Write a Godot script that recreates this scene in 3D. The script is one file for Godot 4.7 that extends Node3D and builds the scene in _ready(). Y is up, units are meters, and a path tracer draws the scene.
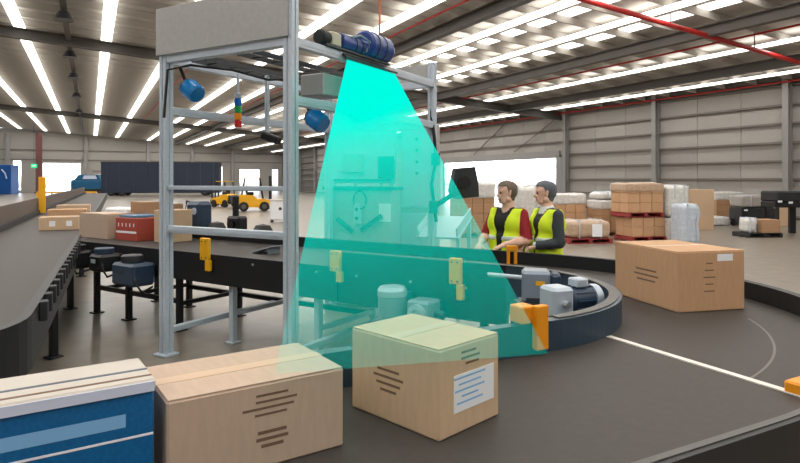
extends Node3D
# A parcel sorting hall: belt conveyors that turn round under a scanner gantry, cartons on the belts, two people, pallets and a long roof with skylights.

const EYE := 1.85          # height of the camera
const FOCAL := 600.0       # focal length in pixels of an 800 wide picture
const BELT := 1.0          # height of the belts
const TURN := 0.476475     # the hall is turned by 27.3 degrees against the camera
const WALL_U := 29.2       # right-hand wall, in metres across the hall
const BACK_V := 101.0      # back wall, in metres along the hall

var M := {}
var names := {}
var images := {}

# ---------------------------------------------------------------- shapes
class Sh:
	var v := PackedVector3Array()
	var n := PackedVector3Array()
	var c := PackedColorArray()
	func tri(p: Vector3, q: Vector3, r: Vector3, a: Vector3, b: Vector3, d: Vector3) -> void:
		if (q - p).cross(r - p).dot(a + b + d) > 0.0:
			v.append_array([p, r, q]); n.append_array([a, d, b])
		else:
			v.append_array([p, q, r]); n.append_array([a, b, d])
	func flat(p: Vector3, q: Vector3, r: Vector3, out: Vector3) -> void:
		var k := (q - p).cross(r - p).normalized()
		if k.dot(out) < 0.0: k = -k
		tri(p, q, r, k, k, k)
	func quad(p: Vector3, q: Vector3, r: Vector3, s: Vector3, out: Vector3) -> void:
		flat(p, q, r, out); flat(p, r, s, out)
	func squad(p: Array, m: Array) -> void:
		tri(p[0], p[1], p[2], m[0], m[1], m[2]); tri(p[0], p[2], p[3], m[0], m[2], m[3])
	func box(at: Vector3, size: Vector3, basis := Basis.IDENTITY, bevel := 0.0) -> Sh:
		var h := size * 0.5
		var e := minf(bevel, minf(h.x, minf(h.y, h.z)) * 0.9)
		for axis in 3:
			var a := (axis + 1) % 3
			var b := (axis + 2) % 3
			for s in [-1.0, 1.0]:
				var ps := []
				for k in [[-1, -1], [1, -1], [1, 1], [-1, 1]]:
					var p := Vector3.ZERO
					p[axis] = s * h[axis]; p[a] = k[0] * (h[a] - e); p[b] = k[1] * (h[b] - e)
					ps.append(at + basis * p)
				var o := Vector3.ZERO
				o[axis] = s
				quad(ps[0], ps[1], ps[2], ps[3], basis * o)
		if e > 0.0:
			for axis in 3:
				var a := (axis + 1) % 3
				var b := (axis + 2) % 3
				for s in [-1.0, 1.0]:
					for t in [-1.0, 1.0]:
						var ps := []
						for k in [[0, -1], [0, 1], [1, 1], [1, -1]]:
							var p := Vector3.ZERO
							p[axis] = k[1] * (h[axis] - e)
							p[a] = s * (h[a] - (e if k[0] == 1 else 0.0)); p[b] = t * (h[b] - (e if k[0] == 0 else 0.0))
							ps.append(at + basis * p)
						var o := Vector3.ZERO
						o[a] = s; o[b] = t
						quad(ps[0], ps[1], ps[2], ps[3], basis * o)
			for x in [-1.0, 1.0]:
				for y in [-1.0, 1.0]:
					for z in [-1.0, 1.0]:
						var q := Vector3(x, y, z)
						flat(at + basis * (q * Vector3(h.x, h.y - e, h.z - e)), at + basis * (q * Vector3(h.x - e, h.y, h.z - e)), at + basis * (q * Vector3(h.x - e, h.y - e, h.z)), basis * q)
		return self
	func span(a: Vector3, b: Vector3, wide: float, high: float, bevel := 0.0, up := Vector3.UP) -> Sh:
		var z := (b - a).normalized()
		var x := up.cross(z)
		if x.length() < 0.01: x = Vector3.RIGHT.cross(z)
		x = x.normalized()
		return box((a + b) * 0.5, Vector3(wide, high, a.distance_to(b)), Basis(x, z.cross(x), z), bevel)
	func frame(a: Vector3, b: Vector3) -> Basis:
		var y := (b - a).normalized()
		var x := (Vector3.RIGHT if absf(y.x) < 0.8 else Vector3.BACK).cross(y).normalized()
		return Basis(x, y, x.cross(y))
	func lathe(profile: Array, at: Vector3, basis := Basis.IDENTITY, seg := 16) -> Sh:
		for i in profile.size() - 1:
			var p: Vector2 = profile[i]
			var q: Vector2 = profile[i + 1]
			var t := (q - p).normalized()
			var m := Vector2(t.y, -t.x)
			for k in seg:
				var a0 := TAU * k / seg
				var a1 := TAU * (k + 1) / seg
				var d0 := Vector3(cos(a0), 0, sin(a0))
				var d1 := Vector3(cos(a1), 0, sin(a1))
				var n0 := basis * (d0 * m.x + Vector3(0, m.y, 0))
				var n1 := basis * (d1 * m.x + Vector3(0, m.y, 0))
				var ps := [at + basis * (d0 * p.x + Vector3(0, p.y, 0)), at + basis * (d1 * p.x + Vector3(0, p.y, 0)), at + basis * (d1 * q.x + Vector3(0, q.y, 0)), at + basis * (d0 * q.x + Vector3(0, q.y, 0))]
				if p.x > 1e-5: tri(ps[0], ps[1], ps[2], n0, n1, n1)
				if q.x > 1e-5: tri(ps[0], ps[2], ps[3], n0, n1, n0)
		return self
	func cyl(a: Vector3, b: Vector3, r0: float, r1 := -1.0, seg := 14, bevel := 0.0) -> Sh:
		if r1 < 0.0: r1 = r0
		var l := a.distance_to(b)
		var pr := [Vector2(0, 0), Vector2(r0, 0), Vector2(r1, l), Vector2(0, l)]
		if bevel > 0.0: pr = [Vector2(0, 0), Vector2(r0 - bevel, 0), Vector2(r0, bevel), Vector2(r1, l - bevel), Vector2(r1 - bevel, l), Vector2(0, l)]
		return lathe(pr, a, frame(a, b), seg)
	func tube(pts: Array, r: float, seg := 8) -> Sh:
		var rings := []
		for i in pts.size():
			var d: Vector3 = (pts[mini(i + 1, pts.size() - 1)] - pts[maxi(i - 1, 0)]).normalized()
			var x: Vector3 = (Vector3.UP if absf(d.y) < 0.9 else Vector3.RIGHT).cross(d).normalized()
			var y := d.cross(x)
			var ring := []
			for k in seg:
				ring.append(x * cos(TAU * k / seg) + y * sin(TAU * k / seg))
			rings.append(ring)
		for i in pts.size() - 1:
			for k in seg:
				var j := (k + 1) % seg
				squad([pts[i] + rings[i][k] * r, pts[i] + rings[i][j] * r, pts[i + 1] + rings[i + 1][j] * r, pts[i + 1] + rings[i + 1][k] * r], [rings[i][k], rings[i][j], rings[i + 1][j], rings[i + 1][k]])
		return self
	func ball(at: Vector3, r: Vector3, basis := Basis.IDENTITY, seg := 14, rows := 8) -> Sh:
		for i in rows:
			for k in seg:
				var ps := []
				var ns := []
				for e in [[i, k], [i, k + 1], [i + 1, k + 1], [i + 1, k]]:
					var t: float = PI * e[0] / rows
					var f: float = TAU * e[1] / seg
					var d := Vector3(sin(t) * cos(f), cos(t), sin(t) * sin(f))
					ps.append(at + basis * (d * r)); ns.append((basis * (d / r)).normalized())
				squad(ps, ns)
		return self
	# a body between two plan outlines a and b (pairs of points that belong together), from y0 up to y1
	func ribbon(a: Array, b: Array, y0: float, y1: float) -> Sh:
		var up := func(p: Vector2, y: float) -> Vector3: return Vector3(p.x, y, -p.y)
		for i in a.size() - 1:
			var oa := Vector3(a[i].x - b[i].x, 0, b[i].y - a[i].y)
			quad(up.call(a[i], y1), up.call(a[i + 1], y1), up.call(b[i + 1], y1), up.call(b[i], y1), Vector3.UP)
			quad(up.call(a[i], y0), up.call(a[i + 1], y0), up.call(b[i + 1], y0), up.call(b[i], y0), Vector3.DOWN)
			quad(up.call(a[i], y0), up.call(a[i + 1], y0), up.call(a[i + 1], y1), up.call(a[i], y1), oa)
			quad(up.call(b[i], y0), up.call(b[i + 1], y0), up.call(b[i + 1], y1), up.call(b[i], y1), -oa)
		for i in [0, a.size() - 1]:
			var along: Vector2 = (a[1] - a[0]) if i == 0 else (a[i - 1] - a[i])
			quad(up.call(a[i], y0), up.call(b[i], y0), up.call(b[i], y1), up.call(a[i], y1), Vector3(-along.x, 0, along.y))
		return self
	# an outline in x and y pushed out along z
	func prism(poly: PackedVector2Array, z0: float, z1: float, at := Vector3.ZERO, basis := Basis.IDENTITY) -> Sh:
		var t := Geometry2D.triangulate_polygon(poly)
		var g := func(p: Vector2, z: float) -> Vector3: return at + basis * Vector3(p.x, p.y, z)
		for i in range(0, t.size(), 3):
			for z in [z0, z1]:
				flat(g.call(poly[t[i]], z), g.call(poly[t[i + 1]], z), g.call(poly[t[i + 2]], z), basis * Vector3(0, 0, signf(z - (z0 + z1) * 0.5)))
		var turn := 1.0 if Geometry2D.is_polygon_clockwise(poly) else -1.0
		for i in poly.size():
			var p := poly[i]
			var q := poly[(i + 1) % poly.size()]
			var o := Vector3(-(q.y - p.y), q.x - p.x, 0) * turn
			quad(g.call(p, z0), g.call(q, z0), g.call(q, z1), g.call(p, z1), basis * o)
		return self
	func mesh() -> ArrayMesh:
		var a := []
		a.resize(Mesh.ARRAY_MAX)
		a[Mesh.ARRAY_VERTEX] = v
		a[Mesh.ARRAY_NORMAL] = n
		if c.size() == v.size(): a[Mesh.ARRAY_COLOR] = c
		var m := ArrayMesh.new()
		m.add_surface_from_arrays(Mesh.PRIMITIVE_TRIANGLES, a)
		return m

func sh() -> Sh: return Sh.new()

# ---------------------------------------------------------------- nodes
func numbered(called: String) -> String:
	names[called] = names.get(called, -1) + 1
	return called if names[called] == 0 else "%s_%03d" % [called, names[called]]

func tag(o: Node, label: String, category: String, group := "") -> void:
	o.set_meta("label", label)
	o.set_meta("category", category)
	if group != "": o.set_meta("group", group)

func thing(called: String, label: String, category: String, where := Vector3.ZERO, turn := 0.0, group := "") -> Node3D:
	var o := Node3D.new()
	o.name = numbered(called)
	add_child(o)
	o.position = where
	o.rotation.y = turn
	tag(o, label, category, group)
	return o

func part(called: String, shape, material: Material, parent: Node, where := Vector3.ZERO, label := "") -> MeshInstance3D:
	var o := MeshInstance3D.new()
	o.name = called
	o.mesh = shape.mesh() if shape is Sh else shape
	o.material_override = material
	parent.add_child(o, true)
	o.position = where
	if label != "": o.set_meta("label", label)
	return o

func single(called: String, shape, material: Material, label: String, category: String, where := Vector3.ZERO, turn := 0.0, group := "") -> MeshInstance3D:
	var o := part(numbered(called), shape, material, self, where)
	o.rotation.y = turn
	tag(o, label, category, group)
	return o

func struct(called: String, shape, material: Material, where := Vector3.ZERO, turn := 0.0) -> MeshInstance3D:
	var o := part(called, shape, material, self, where)
	o.rotation.y = turn
	o.set_meta("kind", "structure")
	return o

# a point seen at a pixel, at a depth; and a point of the hall's own axes
func seen(x: float, y: float, depth: float) -> Vector3:
	return Vector3((x - 400.0) / FOCAL * depth, EYE + (180.0 - y) / FOCAL * depth, -depth)
func on_floor(x: float, y: float, height := 0.0) -> Vector3:
	return seen(x, y, (EYE - height) * FOCAL / (y - 180.0))
func hall(u: float, y: float, along: float) -> Vector3:
	return Vector3(u * cos(TURN) - along * sin(TURN), y, -(u * sin(TURN) + along * cos(TURN)))
func roof_y(u: float) -> float:
	return EYE + 4.85 + 0.07 * (WALL_U - u)
func plan_turn(d: Vector2) -> float: return atan2(d.y, d.x)

# ---------------------------------------------------------------- materials
func noise_image(key: String, size: int, freq: float, octaves: int, seed_: int, lo: float, hi: float, kind := FastNoiseLite.TYPE_SIMPLEX_SMOOTH, stretch := Vector2(1, 1)) -> ImageTexture:
	if images.has(key): return images[key]
	var f := FastNoiseLite.new()
	f.noise_type = kind
	f.seed = seed_
	f.frequency = freq
	f.fractal_octaves = octaves
	var im := Image.create(size, size, false, Image.FORMAT_RGB8)
	var raw := f.get_seamless_image(int(size / stretch.x), int(size / stretch.y))
	raw.resize(size, size, Image.INTERPOLATE_CUBIC)
	raw.convert(Image.FORMAT_L8)
	for y in size:
		for x in size:
			var t := lerpf(lo, hi, raw.get_pixel(x, y).r)
			im.set_pixel(x, y, Color(t, t, t))
	im.generate_mipmaps()
	images[key] = ImageTexture.create_from_image(im)
	return images[key]

func mat(r: int, g: int, b: int, rough := 0.6, metal := 0.0) -> StandardMaterial3D:
	var m := StandardMaterial3D.new()
	m.albedo_color = Color8(r, g, b)
	m.roughness = rough
	m.metallic = metal
	return m

func textured(m: StandardMaterial3D, tex: Texture2D, scale_: float, in_world := false, relief := 0.0) -> StandardMaterial3D:
	m.albedo_texture = tex
	m.uv1_triplanar = true
	m.uv1_world_triplanar = in_world
	m.uv1_scale = Vector3.ONE * scale_
	if relief > 0.0:
		m.heightmap_enabled = true
		m.heightmap_texture = tex
		m.heightmap_scale = relief
	return m

func make_materials() -> void:
	var mottle := noise_image("mottle", 512, 0.008, 5, 3, 0.72, 1.0)
	var blotch := noise_image("blotch", 512, 0.012, 6, 21, 0.86, 1.0)
	var grain := noise_image("grain", 256, 0.08, 3, 5, 0.84, 1.0)
	var fine := noise_image("fine", 256, 0.05, 4, 6, 0.94, 1.0)
	var fibre := noise_image("fibre", 256, 0.05, 3, 9, 0.95, 1.0, FastNoiseLite.TYPE_SIMPLEX_SMOOTH, Vector2(1, 6))
	var brushed := noise_image("brushed", 256, 0.06, 3, 11, 0.82, 1.0, FastNoiseLite.TYPE_SIMPLEX_SMOOTH, Vector2(8, 1))
	var crease := noise_image("crease", 256, 0.025, 4, 13, 0.86, 1.0, FastNoiseLite.TYPE_CELLULAR)
	M.floor = textured(mat(138, 129, 117, 0.32), blotch, 0.35, true)
	M.roof = textured(mat(212, 207, 200, 0.7), blotch, 0.1, true)
	M.purlin = mat(186, 181, 174, 0.6)
	M.girder = mat(92, 88, 84, 0.6)
	M.wall = textured(mat(176, 172, 166, 0.75), fine, 0.6)
	M.wall_b = textured(mat(168, 164, 158, 0.75), fine, 0.6)
	M.joint = mat(105, 100, 95, 0.8)
	M.girt = mat(122, 116, 110, 0.6)
	M.column = mat(150, 148, 146, 0.55)
	M.red_pipe = mat(190, 42, 38, 0.45)
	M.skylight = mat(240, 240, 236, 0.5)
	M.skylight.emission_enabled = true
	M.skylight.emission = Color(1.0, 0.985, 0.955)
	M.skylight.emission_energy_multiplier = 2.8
	M.belt = textured(mat(74, 69, 66, 0.55), fine, 1.3, true)
	M.belt.metallic_specular = 0.3
	M.black = mat(20, 21, 24, 0.5)
	M.soot = textured(mat(38, 39, 42, 0.6), grain, 2.0)
	M.navy_rail = mat(46, 64, 80, 0.4)
	M.edge = mat(88, 86, 83, 0.5, 0.1)
	M.brown_guard = mat(92, 78, 66, 0.6)
	M.bolt = mat(200, 205, 210, 0.3, 0.8)
	M.yellow = mat(242, 178, 22, 0.45)
	M.yellow_deep = mat(236, 150, 18, 0.45)
	M.white_strip = mat(226, 220, 212, 0.5)
	M.scuff = mat(108, 103, 99, 0.6)
	M.alu = textured(mat(196, 206, 218, 0.4, 0.1), fine, 2.0)
	M.alu_panel = textured(mat(172, 171, 169, 0.5), fine, 1.0)
	M.dark_metal = mat(58, 60, 64, 0.4, 0.3)
	M.carton = textured(mat(200, 158, 120, 0.8), fibre, 3.0)
	M.carton_pale = textured(mat(208, 178, 146, 0.8), fibre, 3.0)
	M.carton_dark = textured(mat(176, 138, 104, 0.8), fibre, 3.0)
	M.carton_grey = textured(mat(196, 172, 152, 0.8), fibre, 3.0)
	M.tape = mat(202, 174, 146, 0.5)
	M.ink = mat(118, 92, 74, 0.8)
	M.paper = mat(236, 238, 242, 0.7)
	M.wrap = textured(mat(226, 224, 220, 0.25), crease, 1.6)
	M.wrap_brown = textured(mat(200, 172, 146, 0.3), crease, 1.6)
	M.wrap_blue = textured(mat(206, 216, 228, 0.25), crease, 1.6)
	M.wrap_grey = textured(mat(170, 164, 158, 0.3), crease, 1.6)
	M.pallet_red = mat(150, 52, 50, 0.7)
	M.pallet_wood = textured(mat(150, 118, 88, 0.85), fibre, 2.0)
	M.pallet_black = mat(40, 38, 38, 0.7)
	M.blue_box = textured(mat(0, 106, 168, 0.45), grain, 3.0)
	M.blue_light = mat(128, 182, 228, 0.5)
	M.blue_pale = mat(206, 214, 236, 0.5)
	M.cream = mat(194, 186, 176, 0.6)
	M.motor_blue = mat(24, 54, 124, 0.35)
	M.motor_navy = mat(44, 62, 84, 0.4)
	M.motor_grey = mat(136, 146, 160, 0.4, 0.2)
	M.motor_light = mat(186, 196, 208, 0.4, 0.2)
	M.motor_cyan = mat(96, 150, 196, 0.35)
	M.rubber = mat(26, 26, 28, 0.7)
	M.glass_dark = mat(20, 24, 30, 0.1)

# ---------------------------------------------------------------- camera, sky and light
func make_view() -> void:
	var cam := Camera3D.new()
	cam.name = "camera"
	cam.position = Vector3(0, EYE, 0)
	cam.near = 0.1
	cam.far = 400.0
	cam.projection = Camera3D.PROJECTION_FRUSTUM
	cam.size = 463.0 / FOCAL * cam.near
	cam.frustum_offset = Vector2(0, -51.5 / FOCAL * cam.near)
	add_child(cam)
	cam.current = true
	var sky_m := ProceduralSkyMaterial.new()
	sky_m.sky_top_color = Color(0.80, 0.86, 0.93)
	sky_m.sky_horizon_color = Color(0.95, 0.96, 0.97)
	sky_m.ground_horizon_color = Color(0.75, 0.74, 0.72)
	sky_m.ground_bottom_color = Color(0.55, 0.53, 0.5)
	sky_m.sky_energy_multiplier = 2.2
	sky_m.ground_energy_multiplier = 1.2
	var sky := Sky.new()
	sky.sky_material = sky_m
	var e := Environment.new()
	e.background_mode = Environment.BG_SKY
	e.sky = sky
	e.tonemap_mode = Environment.TONE_MAPPER_LINEAR
	e.tonemap_exposure = 1.1
	e.sdfgi_enabled = true
	e.ssao_enabled = true
	e.ssil_enabled = true
	var w := WorldEnvironment.new()
	w.name = "environment"
	w.environment = e
	add_child(w)
	# daylight under each run of skylight sheets
	for u in SKYLIGHTS:
		for run in [[-13.0, 31.0], [33.0, 67.0], [69.0, 99.0]]:
			var l := AreaLight3D.new()
			l.name = "skylight_daylight"
			l.area_size = Vector2(0.46, run[1] - run[0])
			l.area_normalize_energy = false
			l.light_energy = 2.0
			l.light_color = Color(1.0, 0.985, 0.965)
			l.area_range = 60.0
			l.shadow_enabled = true
			add_child(l, true)
			l.position = hall(u, roof_y(u) - 0.36, (run[0] + run[1]) * 0.5)
			l.basis = Basis(Vector3.UP, TURN) * Basis(Vector3.RIGHT, -PI / 2)

const SKYLIGHTS := [-11.8, -8.8, -5.7, -2.8, 0.67, 3.55, 7.9, 10.1, 13.6, 16.4, 22.5, 27.2]

# ---------------------------------------------------------------- the hall
func make_hall() -> void:
	var f := struct("floor", sh().box(Vector3(-1.0, -0.15, -41.0), Vector3(64, 0.3, 124)), M.floor, Vector3.ZERO, TURN)
	# outside, seen through the doors
	struct("ground_outside", sh().box(Vector3(70.0, -0.2, -60.0), Vector3(80, 0.3, 200)).box(Vector3(0, -0.2, -140.0), Vector3(220, 0.3, 76)), mat(200, 198, 194, 0.8), Vector3.ZERO, TURN)
	# roof: falls towards the right wall, ridge far to the left
	var tilt := Basis(Vector3.BACK, -atan(0.07))
	var mid_u := 0.0
	var ceil := struct("ceiling", sh().box(Vector3(mid_u, roof_y(mid_u) + 0.15, -41.0), Vector3(63, 0.2, 124), tilt), M.roof, Vector3.ZERO, TURN)
	var pm := sh().box(Vector3.ZERO, Vector3(62, 0.26, 0.07), tilt).mesh()
	for k in 62:
		part("purlin", pm, M.purlin, ceil, Vector3(mid_u, roof_y(mid_u) - 0.1, -1.5 - k * 1.65))
	for u in SKYLIGHTS:
		for bay in [[-13.0, 31.6, 9], [32.4, 67.6, 8], [68.4, 99.6, 7]]:
			var piece: float = (bay[1] - bay[0]) / bay[2]
			var key := "skylight%d" % int(piece * 100)
			if not M.has(key): M[key] = sh().box(Vector3.ZERO, Vector3(0.46, 0.03, piece - 0.03), tilt).mesh()
			for k in int(bay[2]): part("skylight_and_glint_sheet", M[key], M.skylight, ceil, Vector3(u, roof_y(u) - 0.27, -(bay[0] + (k + 0.5) * piece)))
	# two added glowing strips imitate reflected skylight, broken into dashes by the purlins
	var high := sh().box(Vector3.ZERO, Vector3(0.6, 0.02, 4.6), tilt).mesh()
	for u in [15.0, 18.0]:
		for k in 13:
			part("skylight_and_glint_sheet", high, M.skylight, ceil, Vector3(u, roof_y(u) + 0.03, -8.0 - k * 4.63))
	# main rafters across the hall and beams along it
	for along in [-4.0, 32.0, 68.0]:
		var g := sh()
		for y in [-0.25, -0.68]:
			g.box(Vector3(mid_u, roof_y(mid_u) + y, -along), Vector3(62, 0.05, 0.34), tilt)
		g.box(Vector3(mid_u, roof_y(mid_u) - 0.46, -along), Vector3(62, 0.44, 0.06), tilt)
		part("rafter", g, M.girder, ceil)
	for u in [11.8, 18.9, 24.7]:
		var g := sh()
		for y in [-0.26, -0.62]:
			g.box(Vector3(u, roof_y(u) + y, -46.0), Vector3(0.3, 0.04, 104))
		g.box(Vector3(u, roof_y(u) - 0.44, -46.0), Vector3(0.05, 0.36, 104))
		part("roof_beam", g, M.girder, ceil)
	part("conduit", sh().box(Vector3(-0.9, roof_y(-0.9) - 0.42, -44.0), Vector3(0.22, 0.1, 96)), M.girder, ceil)

	# right wall with its columns, rails, sheets and the wide open dock door
	var door0 := 32.4
	var door1 := 48.0
	var door_top := 3.45
	var wall := sh()
	for run in [[-21.0, door0, 0.0, 7.3], [door1, BACK_V + 0.3, 0.0, 7.3], [door0, door1, door_top, 7.3]]:
		wall.box(Vector3(WALL_U + 0.2, (run[2] + run[3]) * 0.5, -(run[0] + run[1]) * 0.5), Vector3(0.24, run[3] - run[2], run[1] - run[0]))
	var wr := struct("wall_right", wall, M.joint, Vector3.ZERO, TURN)
	var girts := [0.12, 1.02, 1.9, 2.75, 3.62, 4.52, 5.4, 6.3]
	var r := RandomNumberGenerator.new()
	r.seed = 4
	var sheets := {}
	for row in girts.size():
		var y0: float = girts[row]
		var y1: float = girts[row + 1] if row + 1 < girts.size() else 7.0
		var k := 0
		var a := 9.25
		while a < 82.0:
			var b := a + 2.45
			var clear := b <= door0 + 0.1 or a >= door1 - 0.1 or y0 >= door_top - 0.05
			if clear:
				var lo := y0
				var key := "%.2f" % (y1 - lo)
				if not sheets.has(key): sheets[key] = sh().box(Vector3.ZERO, Vector3(0.05, y1 - lo - 0.02, 2.432), Basis.IDENTITY, 0.008).mesh()
				part("cladding_sheet", sheets[key], M.wall if r.randf() < 0.6 else M.wall_b, wr, Vector3(WALL_U + 0.055, (lo + y1) * 0.5, -(a + b) * 0.5))
			a = b; k += 1
	for y in girts:
		for run in [[6.0, door0], [door1, 100.0]] if y < door_top else [[6.0, 100.0]]:
			part("girt", sh().box(Vector3(WALL_U - 0.06, y, -(run[0] + run[1]) * 0.5), Vector3(0.16, 0.1, run[1] - run[0])), M.girt, wr)
	for k in 13:
		var along := 9.25 + 7.35 * k
		if along > door0 + 1.0 and along < door1 - 1.0: continue
		var cs := sh()
		cs.box(Vector3(WALL_U - 0.3, 3.4, -along - 0.0), Vector3(0.3, 6.8, 0.03))
		for s in [-1, 1]: cs.box(Vector3(WALL_U - 0.3 + s * 0.15, 3.4, -along), Vector3(0.03, 6.8, 0.28))
		part("column", cs, M.column, wr)
	part("eave_beam", sh().box(Vector3(WALL_U - 0.25, 6.62, -48.0), Vector3(0.3, 0.22, 100)), M.girder, wr)
	part("door_frame", sh().box(Vector3(WALL_U - 0.02, door_top + 0.2, -(door0 + door1) * 0.5), Vector3(0.3, 0.5, door1 - door0 + 0.6)).box(Vector3(WALL_U - 0.02, door_top * 0.5, -door0 + 0.3), Vector3(0.3, door_top, 0.6)).box(Vector3(WALL_U - 0.02, door_top * 0.5, -door1 - 0.2), Vector3(0.3, door_top, 0.4)), M.column, wr)
	for b in [[[37.0, 4.0], [31.6, 6.5]], [[42.5, 4.0], [37.5, 6.6]]]:
		part("brace", sh().cyl(Vector3(WALL_U - 0.22, b[0][1], -b[0][0]), Vector3(WALL_U - 0.22, b[1][1], -b[1][0]), 0.05, -1, 8), M.girt, wr)

	# back wall with a loading door, a narrow window and a low window band
	var holes := [[-9.75, -8.8, 0.4, 4.6], [-6.1, -1.3, 0.0, 4.3], [18.3, 19.3, 0.6, 4.0], [22.1, 25.4, 0.4, 3.6], [27.6, 28.6, 0.4, 3.6]]
	var bw := sh()
	var from := -33.0
	for h in holes:
		bw.box(Vector3((from + h[0]) * 0.5, 4.6, -BACK_V - 0.12), Vector3(h[0] - from, 9.2, 0.24))
		bw.box(Vector3((h[0] + h[1]) * 0.5, (h[3] + 9.2) * 0.5, -BACK_V - 0.12), Vector3(h[1] - h[0], 9.2 - h[3], 0.24))
		if h[2] > 0.0: bw.box(Vector3((h[0] + h[1]) * 0.5, h[2] * 0.5, -BACK_V - 0.12), Vector3(h[1] - h[0], h[2], 0.24))
		from = h[1]
	bw.box(Vector3((from + 29.6) * 0.5, 4.6, -BACK_V - 0.12), Vector3(29.6 - from, 9.2, 0.24))
	var wb := struct("wall_back", bw, M.wall, Vector3.ZERO, TURN)
	for y in [1.6, 3.2, 4.8, 6.2]:
		part("girt", sh().box(Vector3(-1.5, y, -BACK_V + 0.1), Vector3(62, 0.12, 0.14)) if y > 4.5 else sh().box(Vector3(9.7, y, -BACK_V + 0.1), Vector3(18.8, 0.12, 0.14)), M.girt, wb)
	for u in [-26.0, -15.6, -10.4, -0.6, 8.0, 14.5, 20.9]:
		part("column", sh().box(Vector3(u, 4.2, -BACK_V + 0.3), Vector3(0.5, 8.4, 0.4)), M.column, wb)
	struct("wall_left", sh().box(Vector3(-32.6, 5.5, -41.0), Vector3(0.3, 11.5, 124)), M.wall, Vector3.ZERO, TURN)
	struct("wall_front", sh().box(Vector3(-1.5, 5.5, 20.8), Vector3(63, 11.5, 0.3)), M.wall, Vector3.ZERO, TURN)

# ---------------------------------------------------------------- conveyors
const CENTRE := Vector2(0.286, 4.0)      # centre of the turn, in plan: x to the right, y away from the camera
const NF := Vector2(0.469, -0.883)       # outwards, square to the straight before the turn
const DF := Vector2(0.883, 0.469)
const NB := Vector2(0.545, 0.839)        # outwards, square to the straight behind the turn
const DB := Vector2(-0.839, 0.545)

func front_path(r: float, s0: float, s1: float) -> Array:
	var a := []
	for k in 9: a.append(CENTRE + NF * r + DF * lerpf(s0, s1, k / 8.0))
	return a
func arc_path(r: float, a0: float, a1: float, steps := 28) -> Array:
	var a := []
	for k in steps + 1:
		var t := deg_to_rad(lerpf(a0, a1, float(k) / steps))
		a.append(CENTRE + Vector2(cos(t), sin(t)) * r)
	return a
func back_path(r: float, t0: float, t1: float) -> Array:
	var a := []
	for k in 9: a.append(CENTRE + NB * r + DB * lerpf(t0, t1, k / 8.0))
	return a
func hall_plan(u: float, along: float) -> Vector2:
	var p := hall(u, 0, along)
	return Vector2(p.x, -p.z)
func v3(p: Vector2, y: float) -> Vector3: return Vector3(p.x, y, -p.y)

func leg_pair(parent: Node3D, a: Vector2, b: Vector2, m: Material, off: Vector3, top := 0.66) -> void:
	for p in [a, b]:
		var leg := part("leg", sh().box(v3(p, top * 0.5 + 0.01), Vector3(0.07, top, 0.07), Basis(Vector3.UP, atan2(DB.y, DB.x)), 0.006), m, parent, off)
		part("foot_plate", sh().box(v3(p, 0.008), Vector3(0.14, 0.016, 0.14), Basis(Vector3.UP, atan2(DB.y, DB.x)), 0.003), m, leg)
	part("cross_member", sh().span(v3(a, 0.33), v3(b, 0.33), 0.05, 0.05, 0.004), m, parent, off)

func guard(parent: Node, where: Vector3, turn: float, wide: float, high: float, drop: float, m: Material) -> void:
	var k := part("sensor_bracket", sh().box(Vector3(-wide * 0.08, high * 0.5, 0), Vector3(wide * 0.84, high, 0.05), Basis.IDENTITY, 0.006).box(Vector3(wide * 0.26, -drop * 0.5, 0), Vector3(wide * 0.48, drop, 0.045), Basis.IDENTITY, 0.005), m, parent, where, "yellow sensor bracket on the rail")
	k.rotation.y = turn
	var holes := sh()
	for x in [-0.28, 0.12]:
		for y in [0.12, 0.85]: holes.cyl(Vector3(x * wide, y * high, 0.02), Vector3(x * wide, y * high, 0.03), 0.008, -1, 8)
	part("screw", holes, M.dark_metal, k)

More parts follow.
